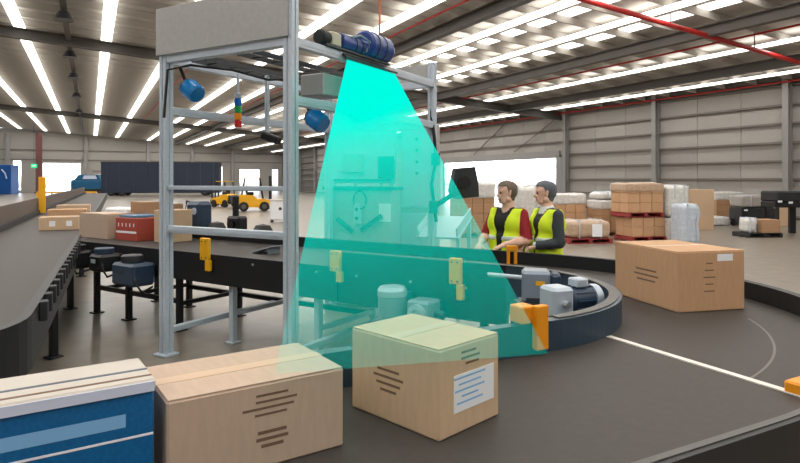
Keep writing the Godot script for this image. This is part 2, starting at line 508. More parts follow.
func make_conveyors() -> void:
	# --- the straight with the cartons, before the turn
	var base := v3(CENTRE + NF * 1.675 + DF * -1.2, 0)
	var t := thing("belt_conveyor", "grey straight belt conveyor with low black side frame carrying blurred cartons and a blue box", "conveyor", base)
	var fi := front_path(1.12, -4.4, 0.0) + arc_path(1.12, -62.0, -41.8, 8).slice(1)
	var fo := front_path(2.17, -4.4, 0.0) + arc_path(2.17, -62.0, -52.4, 8).slice(1)
	part("belt", sh().ribbon(fi, fo, BELT - 0.03, BELT), M.belt, t, -base)
	part("bed", sh().ribbon(front_path(1.14, -4.4, 0.0), front_path(2.2, -4.4, 0.0), BELT - 0.22, BELT - 0.034), M.soot, t, -base)
	part("side_rail", sh().ribbon(front_path(1.06, -4.4, 0.0), front_path(1.12, -4.4, 0.0), BELT - 0.24, BELT + 0.15), M.navy_rail, t, -base, "dark blue raised side rail")
	var orail := part("side_rail", sh().ribbon(front_path(2.17, -4.4, 0.0) + arc_path(2.17, -62.0, -50.0, 6).slice(1), front_path(2.205, -4.4, 0.0) + arc_path(2.205, -62.0, -50.0, 6).slice(1), BELT - 0.36, BELT + 0.012), M.black, t, -base, "low black side frame")
	part("edge_strip", sh().ribbon(front_path(2.155, -4.4, 0.0) + arc_path(2.155, -62.0, -53.0, 6).slice(1), front_path(2.182, -4.4, 0.0) + arc_path(2.182, -62.0, -53.0, 6).slice(1), BELT + 0.001, BELT + 0.016), M.edge, t, -base)
	for s in [-2.6, -1.2, -0.2, 0.25]:
		for y in [-0.09, -0.2]:
			part("bolt", sh().cyl(v3(CENTRE + NF * 2.205 + DF * s, BELT + y), v3(CENTRE + NF * 2.217 + DF * s, BELT + y), 0.011, -1, 8), M.bolt, orail)
	for s in [-4.0, -2.2, -0.3]: leg_pair(t, CENTRE + NF * 1.2 + DF * s, CENTRE + NF * 2.15 + DF * s, M.black, -base, BELT - 0.24)
	var fg := Basis(Vector3.UP, atan2(DF.y, DF.x))
	part("rail_clamp", sh().box(v3(CENTRE + NF * 1.08 + DF * -0.215, BELT + 0.195), Vector3(0.09, 0.085, 0.1), fg, 0.006).box(v3(CENTRE + NF * 1.145 + DF * -0.16, BELT + 0.135), Vector3(0.075, 0.215, 0.04), fg, 0.005), M.yellow_deep, t, -base, "yellow clamp over the navy rail")
	# --- the turn
	base = v3(CENTRE + Vector2(1.6, 0), 0)
	t = thing("curve_conveyor", "dark grey belt conveyor curve turning round the motors inside a navy rail", "conveyor", base)
	part("belt", sh().ribbon(arc_path(1.12, -41.4, 57.0, 24), arc_path(2.22, -52.0, 57.0, 24), BELT - 0.03, BELT), M.belt, t, -base)
	part("bed", sh().ribbon(arc_path(1.14, -40.0, 57.0, 24), arc_path(2.2, -50.0, 57.0, 24), BELT - 0.22, BELT - 0.034), M.soot, t, -base)
	part("side_rail", sh().ribbon(arc_path(1.06, -62.0, 57.0, 40), arc_path(1.12, -62.0, 57.0, 40), BELT - 0.24, BELT + 0.15), M.navy_rail, t, -base, "navy inner rail bent round the turn")
	part("rail_edge", sh().ribbon(arc_path(1.045, -62.0, 57.0, 40), arc_path(1.1, -62.0, 57.0, 40), BELT + 0.151, BELT + 0.157), M.edge, t, -base)
	part("side_rail", sh().ribbon(arc_path(2.22, -49.0, 57.0, 40), arc_path(2.28, -49.0, 57.0, 40), BELT - 0.3, BELT + 0.12), M.black, t, -base, "black raised outer rail")
	var i0: Vector2 = arc_path(1.13, -41.6, -41.6, 1)[0]
	var o0: Vector2 = arc_path(2.16, -52.2, -52.2, 1)[0]
	part("transfer_strip", sh().span(v3(i0, BELT + 0.003), v3(o0, BELT + 0.003), 0.036, 0.006), M.white_strip, t, -base, "white strip across the belt")
	part("wear_line", sh().ribbon(arc_path(1.87, -50.0, -10.0, 20), arc_path(1.882, -50.0, -10.0, 20), BELT + 0.0004, BELT + 0.0014), M.scuff, t, -base)
	for a in [-35.0, 5.0, 45.0]: leg_pair(t, arc_path(1.2, a, a, 1)[0], arc_path(2.15, a, a, 1)[0], M.black, -base, BELT - 0.22)
	var q := part("corner_guard", sh().box(v3(Vector2(1.625, 2.38), BELT - 0.045), Vector3(0.13, 0.19, 0.13), Basis(Vector3.UP, 0.5), 0.008).box(v3(CENTRE + Vector2(cos(-0.9), sin(-0.9)) * 2.31, BELT - 0.16), Vector3(0.13, 0.34, 0.05), Basis(Vector3.UP, 0.6), 0.006), M.yellow_deep, t, -base, "yellow guard clamped over the outer rail")
	# --- the straight behind the turn, under the gantry
	base = v3(CENTRE + NB * 1.675 + DB * 3.0, 0)
	t = thing("belt_conveyor", "grey belt conveyor running under the aluminium gantry on dark legs", "conveyor", base)
	part("belt", sh().ribbon(back_path(1.12, 0.01, 6.4), back_path(2.22, 0.01, 7.6), BELT - 0.03, BELT), M.belt, t, -base)
	part("bed", sh().ribbon(back_path(1.14, 0.0, 6.3), back_path(2.2, 0.0, 7.0), BELT - 0.2, BELT - 0.034), M.soot, t, -base)
	part("side_rail", sh().ribbon(back_path(1.06, 0.0, 1.75), back_path(1.12, 0.0, 1.75), BELT - 0.34, BELT + 0.15), M.black, t, -base)
	part("rail_edge", sh().ribbon(back_path(1.045, 0.0, 1.75), back_path(1.1, 0.0, 1.75), BELT + 0.151, BELT + 0.157), M.edge, t, -base)
	part("side_panel", sh().ribbon(back_path(1.04, 1.75, 6.3), back_path(1.1, 1.75, 6.3), BELT - 0.33, BELT + 0.005), M.black, t, -base)
	part("side_rail", sh().ribbon(back_path(2.22, 0.0, 7.1), back_path(2.28, 0.0, 7.1), BELT - 0.3, BELT + 0.12), M.black, t, -base)
	for s in [0.35, 0.9, 1.5, 2.0, 2.9, 3.6]:
		part("bolt", sh().cyl(v3(CENTRE + NB * 1.04 + DB * s, BELT - 0.06), v3(CENTRE + NB * 1.028 + DB * s, BELT - 0.06), 0.013, -1, 8), M.bolt, t, -base)
	for s in [0.7, 4.35, 5.4, 6.15]: leg_pair(t, CENTRE + NB * 1.2 + DB * s, CENTRE + NB * 2.15 + DB * s, M.black, -base, BELT - 0.2)
	for s in [2.1, 3.37]: leg_pair(t, CENTRE + NB * 1.18 + DB * s, CENTRE + NB * 2.15 + DB * s, M.alu, -base, BELT - 0.2)
	part("brace_bar", sh().span(v3(CENTRE + NB * 1.2 + DB * 4.35, 0.36), v3(CENTRE + NB * 1.2 + DB * 6.15, 0.36), 0.05, 0.06, 0.004), M.black, t, -base)
	part("brace_bar", sh().span(v3(CENTRE + NB * 2.15 + DB * 2.1, 0.3), v3(CENTRE + NB * 2.15 + DB * 5.4, 0.3), 0.05, 0.06, 0.004), M.black, t, -base)
	for g in [[3.62, 0.0, 0.16, 0.25, 0.12], [1.72, 0.02, 0.14, 0.2, 0.1], [0.42, 0.02, 0.13, 0.22, 0.13]]:
		guard(t, v3(CENTRE + NB * 1.005 + DB * g[0], BELT - 0.06 if g[0] > 3 else BELT - 0.03) - base, atan2(DB.y, DB.x) + PI, g[2], g[3], g[4], M.yellow)
	var gate := sh()
	var gp := v3(CENTRE + NB * 2.2 + DB * 0.42, BELT - 0.02)
	gate.box(gp + Vector3(0, 0.18, 0), Vector3(0.11, 0.05, 0.05), Basis.IDENTITY, 0.005)
	for x in [-0.036, 0.036]: gate.box(gp + Vector3(x, 0.08, 0), Vector3(0.03, 0.17, 0.04), Basis.IDENTITY, 0.004)
	part("sensor_bracket", gate, M.yellow_deep, t, -base, "small yellow bracket on the outer rail")
	# --- the wide belt along the hall
	base = wide(-1.08, 0, 14.0)
	t = thing("belt_conveyor", "long grey belt conveyor with a brown guard running away along the hall", "conveyor", base)
	var ri := []
	var le := []
	for k in 13:
		var a := deg_to_rad(-110.0 + 110.0 * k / 12.0)
		ri.append(wide_plan(-1.2 + 0.68 * cos(a), 4.28 + 0.68 * sin(a))); le.append(wide_plan(-1.73 + 0.02 * k / 12.0, 4.2))
	for k in 9:
		ri.append(wide_plan(-0.52, 4.6 + 4.8 * k)); le.append(wide_plan(-1.73, 4.6 + 4.8 * k))
	ri.push_front(wide_plan(-3.5, 3.6)); le.push_front(wide_plan(-3.5, 4.2))
	part("belt", sh().ribbon(ri, le, BELT - 0.03, BELT), M.belt, t, -base)
	var rj := []
	var rk := []
	for i in ri.size():
		var a: Vector2 = ri[maxi(i - 1, 0)]
		var b: Vector2 = ri[mini(i + 1, ri.size() - 1)]
		var out := Vector2(b.y - a.y, a.x - b.x).normalized()
		rj.append(ri[i] + out * 0.002); rk.append(ri[i] + out * 0.06)
	part("side_panel", sh().ribbon(rj, rk, BELT - 0.3, BELT + 0.03), M.black, t, -base)
	part("guard_board", sh().ribbon([wide_plan(-1.74, 4.6), wide_plan(-1.74, 43.0)], [wide_plan(-1.79, 4.6), wide_plan(-1.79, 43.0)], BELT - 0.3, BELT + 0.4), M.brown_guard, t, -base, "brown guard board beside the belt")
	part("guard_rail", sh().ribbon([wide_plan(-1.68, 4.6), wide_plan(-1.68, 43.0)], [wide_plan(-1.737, 4.6), wide_plan(-1.737, 43.0)], BELT + 0.005, BELT + 0.1), M.soot, t, -base)
	for k in 15: part("roller_bracket", sh().box(Vector3.ZERO, Vector3(0.05, 0.13, 0.09), Basis(Vector3.UP, WIDE), 0.006), M.soot, t, wide(-0.435, BELT - 0.03, 4.7 + k * 0.32) - base)
	for along in [4.6, 7.2, 9.8, 13.0, 17.0, 22.0]: leg_pair(t, wide_plan(-0.58, along), wide_plan(-1.68, along), M.black, -base, BELT - 0.03)
	part("marker_post", sh().box(wide(-1.64, BELT + 0.48, 17.3), Vector3(0.15, 0.9, 0.1), Basis(Vector3.UP, WIDE), 0.01), M.yellow, t, -base, "yellow marker post on the guard board")

const WIDE := 0.443314                   # the wide belt runs at 25.4 degrees
func wide(u: float, y: float, along: float) -> Vector3:
	return Vector3(u * cos(WIDE) - along * sin(WIDE), y, -(u * sin(WIDE) + along * cos(WIDE)))
func wide_plan(u: float, along: float) -> Vector2:
	var p := wide(u, 0, along)
	return Vector2(p.x, -p.z)

# ---------------------------------------------------------------- cartons on the belts
# faces: "f" towards local +z, "r" towards +x, "l" towards -x, "t" the top
func sticker(parent: Node, called: String, size: Vector3, face: String, x: float, y: float, w: float, h: float, m: Material, proud := 0.0015) -> MeshInstance3D:
	var s := sh()
	match face:
		"f": s.box(Vector3(x, y, size.z * 0.5 + proud * 0.5), Vector3(w, h, proud))
		"r": s.box(Vector3(size.x * 0.5 + proud * 0.5, y, x), Vector3(proud, h, w))
		"l": s.box(Vector3(-size.x * 0.5 - proud * 0.5, y, x), Vector3(proud, h, w))
		"t": s.box(Vector3(x, size.y + proud * 0.5, y), Vector3(w, proud, h))
	return part(called, s, m, parent)

func carton(called: String, label: String, where: Vector3, size: Vector3, turn: float, m: Material, taped := true, group := "") -> Node3D:
	var t := thing(called, label, "box", where, turn, group)
	var flap := 0.004
	part("body", sh().box(Vector3(0, size.y * 0.5 - flap * 0.5, 0), Vector3(size.x, size.y - flap, size.z), Basis.IDENTITY, 0.006), m, t)
	if taped:
		for s in [-1, 1]:
			part("flap", sh().box(Vector3(0, size.y - flap * 0.5, s * size.z * 0.25), Vector3(size.x - 0.006, flap, size.z * 0.5 - 0.006), Basis.IDENTITY, 0.0015), m, t)
		part("tape", sh().box(Vector3(0, size.y + 0.0006, 0), Vector3(size.x * 0.995, 0.0012, 0.055)), M.tape, t)
	return t

func make_cartons() -> void:
	var size := Vector3(0.54, 0.253, 0.35)
	var t := carton("carton", "long low brown carton between the blue box and the carton with the white label", v3(Vector2(-0.502, 1.914), BELT), size, deg_to_rad(33.9), M.carton_grey)
	for k in 4: sticker(t, "printed_line", size, "f", 0.03 + 0.015 * sin(k * 2.0), 0.215 - k * 0.019, [0.1, 0.13, 0.16, 0.1][k], 0.007, M.ink, 0.0008)
	for k in 3: sticker(t, "printed_line", size, "f", 0.03, 0.105 - k * 0.02, [0.09, 0.1, 0.07][k], 0.01, M.ink, 0.0008)
	size = Vector3(0.327, 0.30, 0.437)
	t = carton("carton", "brown carton with a large white shipping label beside the navy rail", v3(Vector2(0.088, 2.21), BELT), size, deg_to_rad(44.8), M.carton_pale)
	var lab := sticker(t, "shipping_label", size, "f", 0.02, 0.135, 0.22, 0.125, M.paper)
	for k in 5: part("printed_line", sh().box(Vector3(-0.005, 0.185 - k * 0.021, size.z * 0.5 + 0.0019), Vector3([0.17, 0.12, 0.16, 0.09, 0.14][k], 0.006, 0.0006)), M.blue_light, lab)
	for k in 3: sticker(t, "printed_line", size, "f", -0.01 + 0.01 * k, 0.268 - k * 0.02, [0.08, 0.1, 0.07][k], 0.008, M.ink, 0.0008)
	for k in 4: sticker(t, "printed_line", size, "l", -0.02, 0.18 - k * 0.024, [0.11, 0.15, 0.12, 0.08][k], 0.009, M.ink, 0.0008)
	size = Vector3(0.51, 0.39, 0.69)
	t = carton("carton", "large brown carton riding round the belt curve beyond the motors", v3(Vector2(1.942, 4.226), BELT), size, deg_to_rad(13.6), M.carton)
	for k in 5: sticker(t, "printed_line", size, "f", -0.02, 0.31 - k * 0.045, [0.05, 0.07, 0.09, 0.06, 0.08][k], 0.008, M.ink, 0.0008)
	sticker(t, "shipping_label", size, "f", 0.1, 0.345, 0.12, 0.045, M.paper)
	for k in 3: sticker(t, "printed_line", size, "l", 0.02, 0.23 - k * 0.035, [0.22, 0.26, 0.2][k], 0.012, M.ink, 0.0008)
	# the blue box with the striped lid
	size = Vector3(0.66, 0.3, 0.225)
	t = thing("striped_box", "bright blue box with pale stripes and a cream lid next to a long low carton", "box", v3(Vector2(-0.994, 1.515), BELT), deg_to_rad(33.4))
	part("body", sh().box(Vector3(0, 0.145, 0), Vector3(0.66, 0.29, 0.222), Basis.IDENTITY, 0.006), M.blue_box, t)
	var lid := part("lid", sh().box(Vector3(0, 0.305, 0), Vector3(0.668, 0.03, 0.23), Basis.IDENTITY, 0.006), M.cream, t, Vector3.ZERO, "cream lid with pale lavender rim")
	part("rim", sh().box(Vector3(0, 0.302, 0.1165), Vector3(0.66, 0.026, 0.004)), M.blue_pale, lid)
	part("stripe", sh().box(Vector3(0, 0.3204, 0.075), Vector3(0.66, 0.0012, 0.012)), M.ink, lid)
	part("stripe", sh().box(Vector3(0, 0.3204, 0.012), Vector3(0.66, 0.0012, 0.014)), M.motor_navy, lid)
	part("stripe", sh().box(Vector3(-0.02, 0.222, 0.1115), Vector3(0.56, 0.034, 0.0012)), M.blue_light, t)
	part("stripe", sh().box(Vector3(0, 0.175, 0.1115), Vector3(0.655, 0.006, 0.0012)), M.paper, t)
	part("stripe", sh().box(Vector3(-0.12, 0.122, 0.1115), Vector3(0.4, 0.03, 0.0012)), M.motor_cyan, t)
	# goods where the belts meet
	var gturn := atan2(-DB.y, -DB.x)
	var g := func(s: float, r: float) -> Vector3: return v3(CENTRE + NB * r + DB * s, BELT)
	carton("carton", "beige carton at the end of the belt next to a red and white box", g.call(6.62, 1.62), Vector3(0.74, 0.36, 0.42), gturn, M.carton_grey)
	t = carton("carton", "flat red and white striped box with a blue top under the gantry belt end", g.call(5.86, 1.7), Vector3(0.5, 0.32, 0.5), gturn, mat(172, 74, 60, 0.6), false)
	sticker(t, "stripe", Vector3(0.5, 0.32, 0.5), "f", 0, 0.12, 0.48, 0.03, M.paper)
	for k in 5: sticker(t, "stripe", Vector3(0.5, 0.32, 0.5), "f", -0.18 + k * 0.09, 0.22, 0.02, 0.05, M.paper)
	sticker(t, "top_sheet", Vector3(0.5, 0.32, 0.5), "t", -0.04, 0.0, 0.4, 0.4, mat(90, 130, 160, 0.6), 0.03)
	carton("carton", "pale cream carton standing beside the gantry post on the belt", g.call(5.22, 1.75), Vector3(0.3, 0.44, 0.4), gturn, M.carton_pale)
	t = carton("carton", "small light carton with two stickers lying on the wide belt", wide(-0.86, BELT, 11.9), Vector3(0.6, 0.22, 0.45), WIDE, M.carton_pale)
	for x in [-0.1, 0.15]: sticker(t, "sticker", Vector3(0.58, 0.22, 0.45), "f", x, 0.11, 0.09, 0.09, M.paper)
	carton("carton", "tan carton on the wide belt behind the carton with two stickers", wide(-0.9, BELT, 14.4), Vector3(0.7, 0.24, 0.5), WIDE, M.carton)
	carton("carton", "pale flat carton farther along the wide belt past the tan carton", wide(-0.95, BELT, 17.4), Vector3(0.75, 0.22, 0.5), WIDE, M.carton_pale)
	carton("carton", "small brown carton behind the red and white box", g.call(6.3, 2.04), Vector3(0.34, 0.52, 0.26), gturn, M.carton_dark)
	carton("carton", "small brown carton behind the pale cream carton", g.call(5.72, 2.08), Vector3(0.3, 0.5, 0.2), gturn, M.carton_dark)
	single("flat_parcel", sh().box(Vector3(0, 0.21, 0), Vector3(0.6, 0.42, 0.26), Basis.IDENTITY, 0.03), M.paper, "white padded parcel lying among the cartons where the belts meet", "parcel", g.call(6.85, 2.03), gturn)

# ---------------------------------------------------------------- drives
func gear_motor(label: String, where: Vector3, turn: float, s: float, body: Material, box: Material, lies := true, group := "") -> Node3D:
	var t := thing("gear_motor", label, "motor", where, turn, group)
	part("gearbox", sh().box(Vector3(-0.13, 0.1, 0) * s, Vector3(0.16, 0.2, 0.18) * s, Basis.IDENTITY, 0.02 * s), box, t)
	part("base_plate", sh().box(Vector3(-0.02, 0.008, 0) * s, Vector3(0.42, 0.016, 0.2) * s, Basis.IDENTITY, 0.003), M.dark_metal, t)
	part("motor_body", sh().lathe([Vector2(0, 0), Vector2(0.075, 0), Vector2(0.085, 0.01), Vector2(0.085, 0.17), Vector2(0.078, 0.19), Vector2(0, 0.19)].map(func(p): return p * s), Vector3(-0.05, 0.105, 0) * s, Basis(Vector3.FORWARD, PI / 2), 18), body, t)
	var fins := sh()
	for k in 10:
		var a := TAU * k / 10.0
		fins.box(Vector3(0.05, 0.105 + 0.088 * sin(a), 0.088 * cos(a)) * s, Vector3(0.14, 0.012, 0.008) * s, Basis(Vector3.RIGHT, -a + PI / 2))
	part("fins", fins, body, t)
	part("fan_cover", sh().lathe([Vector2(0, 0), Vector2(0.092, 0), Vector2(0.092, 0.05), Vector2(0.07, 0.07), Vector2(0, 0.07)].map(func(p): return p * s), Vector3(0.13, 0.105, 0) * s, Basis(Vector3.FORWARD, PI / 2), 18), box, t)
	part("terminal_box", sh().box(Vector3(0.04, 0.215, 0) * s, Vector3(0.1, 0.06, 0.1) * s, Basis.IDENTITY, 0.01 * s), box, t)
	part("shaft", sh().cyl(Vector3(-0.13, 0.1, 0.09) * s, Vector3(-0.13, 0.1, 0.14) * s, 0.022 * s, -1, 12), M.bolt, t)
	return t

func make_drives() -> void:
	# on a plate inside the turn
	var plate := thing("motor_plate", "dark steel plate between the rails carrying the two grey motors", "plate", v3(Vector2(0.98, 3.95), 0))
	var off := -plate.position
	part("deck", sh().box(Vector3(0.04, BELT - 0.015, 0), Vector3(0.42, 0.03, 0.7), Basis.IDENTITY, 0.004), M.black, plate)
	for d in [Vector3(-0.12, 0, 0.3), Vector3(-0.12, 0, -0.3), Vector3(0.2, 0, 0.2), Vector3(0.2, 0, -0.2)]:
		part("post", sh().box(d + Vector3(0, (BELT - 0.03) * 0.5, 0), Vector3(0.05, BELT - 0.03, 0.05)), M.black, plate)
	gear_motor("light grey gear motor with a blue cover inside the rail bend", v3(Vector2(1.09, 3.78), BELT), 0.35, 0.95, M.motor_navy, M.motor_light)
	var m := thing("motor_housing", "square blue-grey motor housing with a long shaft beside the light grey gear motor", "motor", v3(Vector2(0.94, 4.16), BELT), -0.2)
	part("housing", sh().box(Vector3(0, 0.12, 0), Vector3(0.19, 0.22, 0.2), Basis.IDENTITY, 0.02), M.motor_grey, m)
	part("end_cap", sh().box(Vector3(0.13, 0.115, 0), Vector3(0.07, 0.2, 0.18), Basis.IDENTITY, 0.02), M.motor_navy, m)
	part("name_plate", sh().box(Vector3(0.03, 0.15, 0.101), Vector3(0.06, 0.03, 0.002)), M.yellow, m)
	part("name_plate", sh().box(Vector3(-0.02, 0.04, 0.101), Vector3(0.09, 0.02, 0.002)), M.dark_metal, m)
	part("shaft", sh().cyl(Vector3(-0.095, 0.17, 0), Vector3(-0.33, 0.185, 0), 0.016, -1, 10), M.motor_light, m)
	part("foot", sh().box(Vector3(0, 0.006, 0), Vector3(0.24, 0.012, 0.22)), M.dark_metal, m)
	# bolted to the side of the straight behind the turn
	var ft := atan2(-DB.y, -DB.x)
	m = thing("drum_motor", "round grey motor with a domed cap bolted to the belt side behind the label carton", "motor", v3(CENTRE + NB * 0.86 + DB * 0.98, BELT - 0.36), ft)
	part("drum", sh().cyl(Vector3(0, 0.02, 0), Vector3(0, 0.2, 0), 0.125, -1, 20, 0.012), M.motor_grey, m)
	part("cap", sh().lathe([Vector2(0.13, 0.2), Vector2(0.13, 0.25), Vector2(0.11, 0.28), Vector2(0, 0.29)], Vector3.ZERO, Basis.IDENTITY, 20), M.motor_light, m)
	part("flange", sh().box(Vector3(0, 0.12, -0.14), Vector3(0.2, 0.2, 0.1), Basis.IDENTITY, 0.01), M.motor_navy, m)
	m = thing("flange_motor", "grey motor with a round bearing face bolted next to the domed motor", "motor", v3(CENTRE + NB * 0.86 + DB * 0.66, BELT - 0.4), ft)
	part("housing", sh().box(Vector3(0, 0.13, 0), Vector3(0.23, 0.22, 0.2), Basis.IDENTITY, 0.02), M.motor_grey, m)
	part("bearing", sh().lathe([Vector2(0.085, 0), Vector2(0.085, 0.03), Vector2(0.045, 0.035), Vector2(0.04, 0.015), Vector2(0, 0.015)], Vector3(0, 0.13, 0.1), Basis(Vector3.RIGHT, PI / 2), 20), M.motor_light, m)
	part("shaft", sh().cyl(Vector3(0.11, 0.13, 0), Vector3(0.2, 0.13, 0), 0.03, -1, 12), M.motor_navy, m)
	part("flange", sh().box(Vector3(0, 0.13, -0.15), Vector3(0.18, 0.18, 0.1), Basis.IDENTITY, 0.01), M.motor_navy, m)
	# drives under the left-hand end of that straight
	for k in 3:
		var s: float = [4.75, 5.35, 6.0][k]
		m = thing("side_drive", ["large navy side drive with a flat lid next to the gantry post", "black side drive with a pale plate under the beige carton", "black boxy side drive where the two belts meet"][k], "motor", v3(CENTRE + NB * 0.84 + DB * s, BELT - [0.42, 0.3, 0.32][k]), ft)
		var z: Vector3 = [Vector3(0.46, 0.3, 0.3), Vector3(0.3, 0.24, 0.28), Vector3(0.24, 0.26, 0.28)][k]
		part("housing", sh().box(Vector3(0, z.y * 0.45, 0), Vector3(z.x, z.y * 0.9, z.z), Basis.IDENTITY, 0.03), [M.motor_navy, M.black, M.black][k], m)
		part("lid", sh().cyl(Vector3(-0.02, z.y * 0.9, 0), Vector3(-0.02, z.y * 1.2, 0), z.z * 0.42, -1, 18, 0.01), [M.dark_metal, M.motor_navy, M.black][k], m)
		part("cable", sh().tube([Vector3(z.x * 0.4, z.y * 0.5, z.z * 0.4), Vector3(z.x * 0.6, z.y * 0.2, z.z * 0.5), Vector3(z.x * 0.7, -0.05, 0.1), Vector3(z.x * 0.5, -0.02, -0.1)], 0.014), M.rubber, m)
		part("plate", sh().box(Vector3(-0.03, z.y * 0.55, z.z * 0.5), Vector3(0.1, 0.05, 0.006)), M.motor_light if k == 1 else M.dark_metal, m)
		part("mount", sh().box(Vector3(0, z.y * 0.5, -z.z * 0.5 - 0.02), Vector3(z.x * 0.6, z.y * 0.7, 0.06)), M.dark_metal, m)

# ---------------------------------------------------------------- the scanner gantry
const GANTRY := Vector3(-2.47, 0, -6.34)
const GANTRY_TURN := -0.523599
func gantry(x: float, y: float, z: float) -> Vector3:
	return GANTRY + Basis(Vector3.UP, GANTRY_TURN) * Vector3(x, y, z)

func slotted(len_: float, w := 0.1) -> Sh:
	# extruded profile with a slot in each side, upright
	var h := w * 0.5
	var s := w * 0.09
	var d := w * 0.12
	var p := PackedVector2Array()
	for k in 4:
		var a := Transform2D(-PI / 2 * k, Vector2.ZERO)
		for q in [Vector2(-h, h), Vector2(-s, h), Vector2(-s, h - d), Vector2(s, h - d), Vector2(s, h)]: p.append(a * q)
	return sh().prism(p, 0.0, len_, Vector3.ZERO, Basis(Vector3.RIGHT, Vector3.FORWARD, Vector3.UP))

func make_gantry() -> void:
	var t := thing("scanner_gantry", "tall aluminium gantry frame with a grey header panel standing over the belt", "gantry", GANTRY, GANTRY_TURN)
	var l := 1.70
	var d := -2.85
	var post := slotted(3.63).mesh()
	var rear := slotted(3.4, 0.09).mesh()
	for p in [Vector3(0, 0, 0), Vector3(l, 0, 0)]:
		var k := part("post", post, M.alu, t, p)
		part("foot_plate", sh().box(Vector3(0, 0.012, 0), Vector3(0.2, 0.024, 0.18), Basis.IDENTITY, 0.005), M.alu, k)
	for p in [Vector3(0, 0, d), Vector3(l, 0, d)]:
		var k := part("post", rear, M.alu, t, p)
		part("foot_plate", sh().box(Vector3(0, 0.012, 0), Vector3(0.18, 0.024, 0.18), Basis.IDENTITY, 0.005), M.alu, k)
	for a in [[Vector3(0.05, 3.12, 0), Vector3(l - 0.05, 3.12, 0), 0.08, 0.09], [Vector3(0.05, 3.12, d), Vector3(l - 0.05, 3.12, d), 0.08, 0.09], [Vector3(0.05, 2.58, d), Vector3(l - 0.05, 2.58, d), 0.08, 0.09]]:
		part("top_beam", sh().span(a[0], a[1], a[2], a[3], 0.006), M.alu, t)
	for a in [[0.0, 3.12], [l, 3.12], [l, 2.58], [0.0, 2.58]]:
		part("side_beam", sh().span(Vector3(a[0], a[1], -0.05), Vector3(a[0], a[1], d + 0.05), 0.08, 0.09, 0.006).span(Vector3(a[0] + 0.041, a[1], -0.05), Vector3(a[0] + 0.041, a[1], d + 0.05), 0.006, 0.03), M.alu, t)
	part("cross_bar", sh().span(Vector3(0.05, 1.77, 0), Vector3(l - 0.05, 1.77, 0), 0.04, 0.042, 0.004), M.alu, t)
	part("cross_bar", sh().span(Vector3(0.05, 1.335, 0), Vector3(l - 0.05, 1.335, 0), 0.06, 0.075, 0.006).span(Vector3(0.05, 1.335, 0.032), Vector3(l - 0.05, 1.335, 0.032), 0.006, 0.02), M.alu, t)
	for x in [0.0, l]: part("floor_bar", sh().span(Vector3(x, 0.26, -0.05), Vector3(x, 0.26, d + 0.05), 0.06, 0.06, 0.005), M.alu, t)
	part("floor_bar", sh().span(Vector3(0.05, 0.26, d), Vector3(l - 0.05, 0.26, d), 0.06, 0.06, 0.005), M.alu, t)
	part("header_panel", sh().box(Vector3(l * 0.5 - 0.03, 3.4, 0.06), Vector3(l + 0.1, 0.49, 0.02), Basis.IDENTITY, 0.004), M.alu_panel, t, Vector3.ZERO, "plain grey header panel")
	part("header_panel", sh().box(Vector3(l * 0.72, 3.28, d), Vector3(l * 0.5, 0.22, 0.02), Basis.IDENTITY, 0.004), M.alu_panel, t)
	# cable tray under the roof of the frame
	for x in [0.35, 0.55, 1.0, 1.2]: part("tray_rail", sh().span(Vector3(x, 3.09, -0.04), Vector3(x, 3.09, d + 0.04), 0.02, 0.05), M.dark_metal, t)
	for k in 9:
		for x in [0.45, 1.1]: part("tray_rung", sh().box(Vector3(x, 3.075, -0.25 - k * 0.28), Vector3(0.22, 0.015, 0.03)), M.dark_metal, t)
	part("junction_box", sh().box(Vector3(l - 0.22, 2.82, -0.75), Vector3(0.3, 0.22, 0.34), Basis.IDENTITY, 0.01), M.alu_panel, t)
	part("cable", sh().tube([Vector3(0.04, 2.5, 0.06), Vector3(0.07, 3.0, 0.04), Vector3(0.2, 3.07, -0.15), Vector3(0.45, 3.05, -0.5), Vector3(0.6, 2.99, -0.9), Vector3(0.9, 3.04, -1.3), Vector3(1.3, 3.05, -1.9)], 0.014), M.rubber, t)
	part("cable", sh().tube([Vector3(l - 0.06, 3.0, d), Vector3(l + 0.06, 2.4, d + 0.05), Vector3(l + 0.08, 2.1, d + 0.05), Vector3(l + 0.02, 1.8, d + 0.06), Vector3(l + 0.07, 1.3, d + 0.02)], 0.022), M.rubber, t)
	part("cable_clip", sh().box(Vector3(l + 0.07, 2.12, d + 0.04), Vector3(0.1, 0.16, 0.08), Basis.IDENTITY, 0.01), M.rubber, t)
	part("hanging_rod", sh().box(Vector3(0.45, 2.72, -1.05), Vector3(0.045, 0.7, 0.045), Basis.IDENTITY, 0.004), M.alu, t)
	part("camera_head", sh().box(Vector3(0.52, 2.34, -1.04), Vector3(0.26, 0.09, 0.1), Basis(Vector3.BACK, -0.3), 0.015), M.black, t, Vector3.ZERO, "small black camera on the hanging rod")

	# scanner head on the beam that runs away from the camera
	var s := thing("scanner_drive", "blue barrel-shaped scanner drive with a beige and black end on the gantry beam", "scanner", gantry(l, 3.165, -0.4), GANTRY_TURN)
	var along := Basis(Vector3.RIGHT, -PI / 2)
	part("end_cap", sh().lathe([Vector2(0, 0), Vector2(0.06, 0), Vector2(0.075, 0.02), Vector2(0.075, 0.13), Vector2(0, 0.13)], Vector3(0, 0.085, 0), along, 18), M.rubber, s)
	part("collar", sh().box(Vector3(0, 0.088, -0.22), Vector3(0.14, 0.15, 0.18), Basis.IDENTITY, 0.02), mat(186, 176, 156, 0.5), s)
	part("barrel", sh().lathe([Vector2(0, 0), Vector2(0.085, 0), Vector2(0.09, 0.015), Vector2(0.09, 0.42), Vector2(0.11, 0.45), Vector2(0, 0.45)], Vector3(0, 0.1, -0.32), along, 20), M.motor_blue, s)
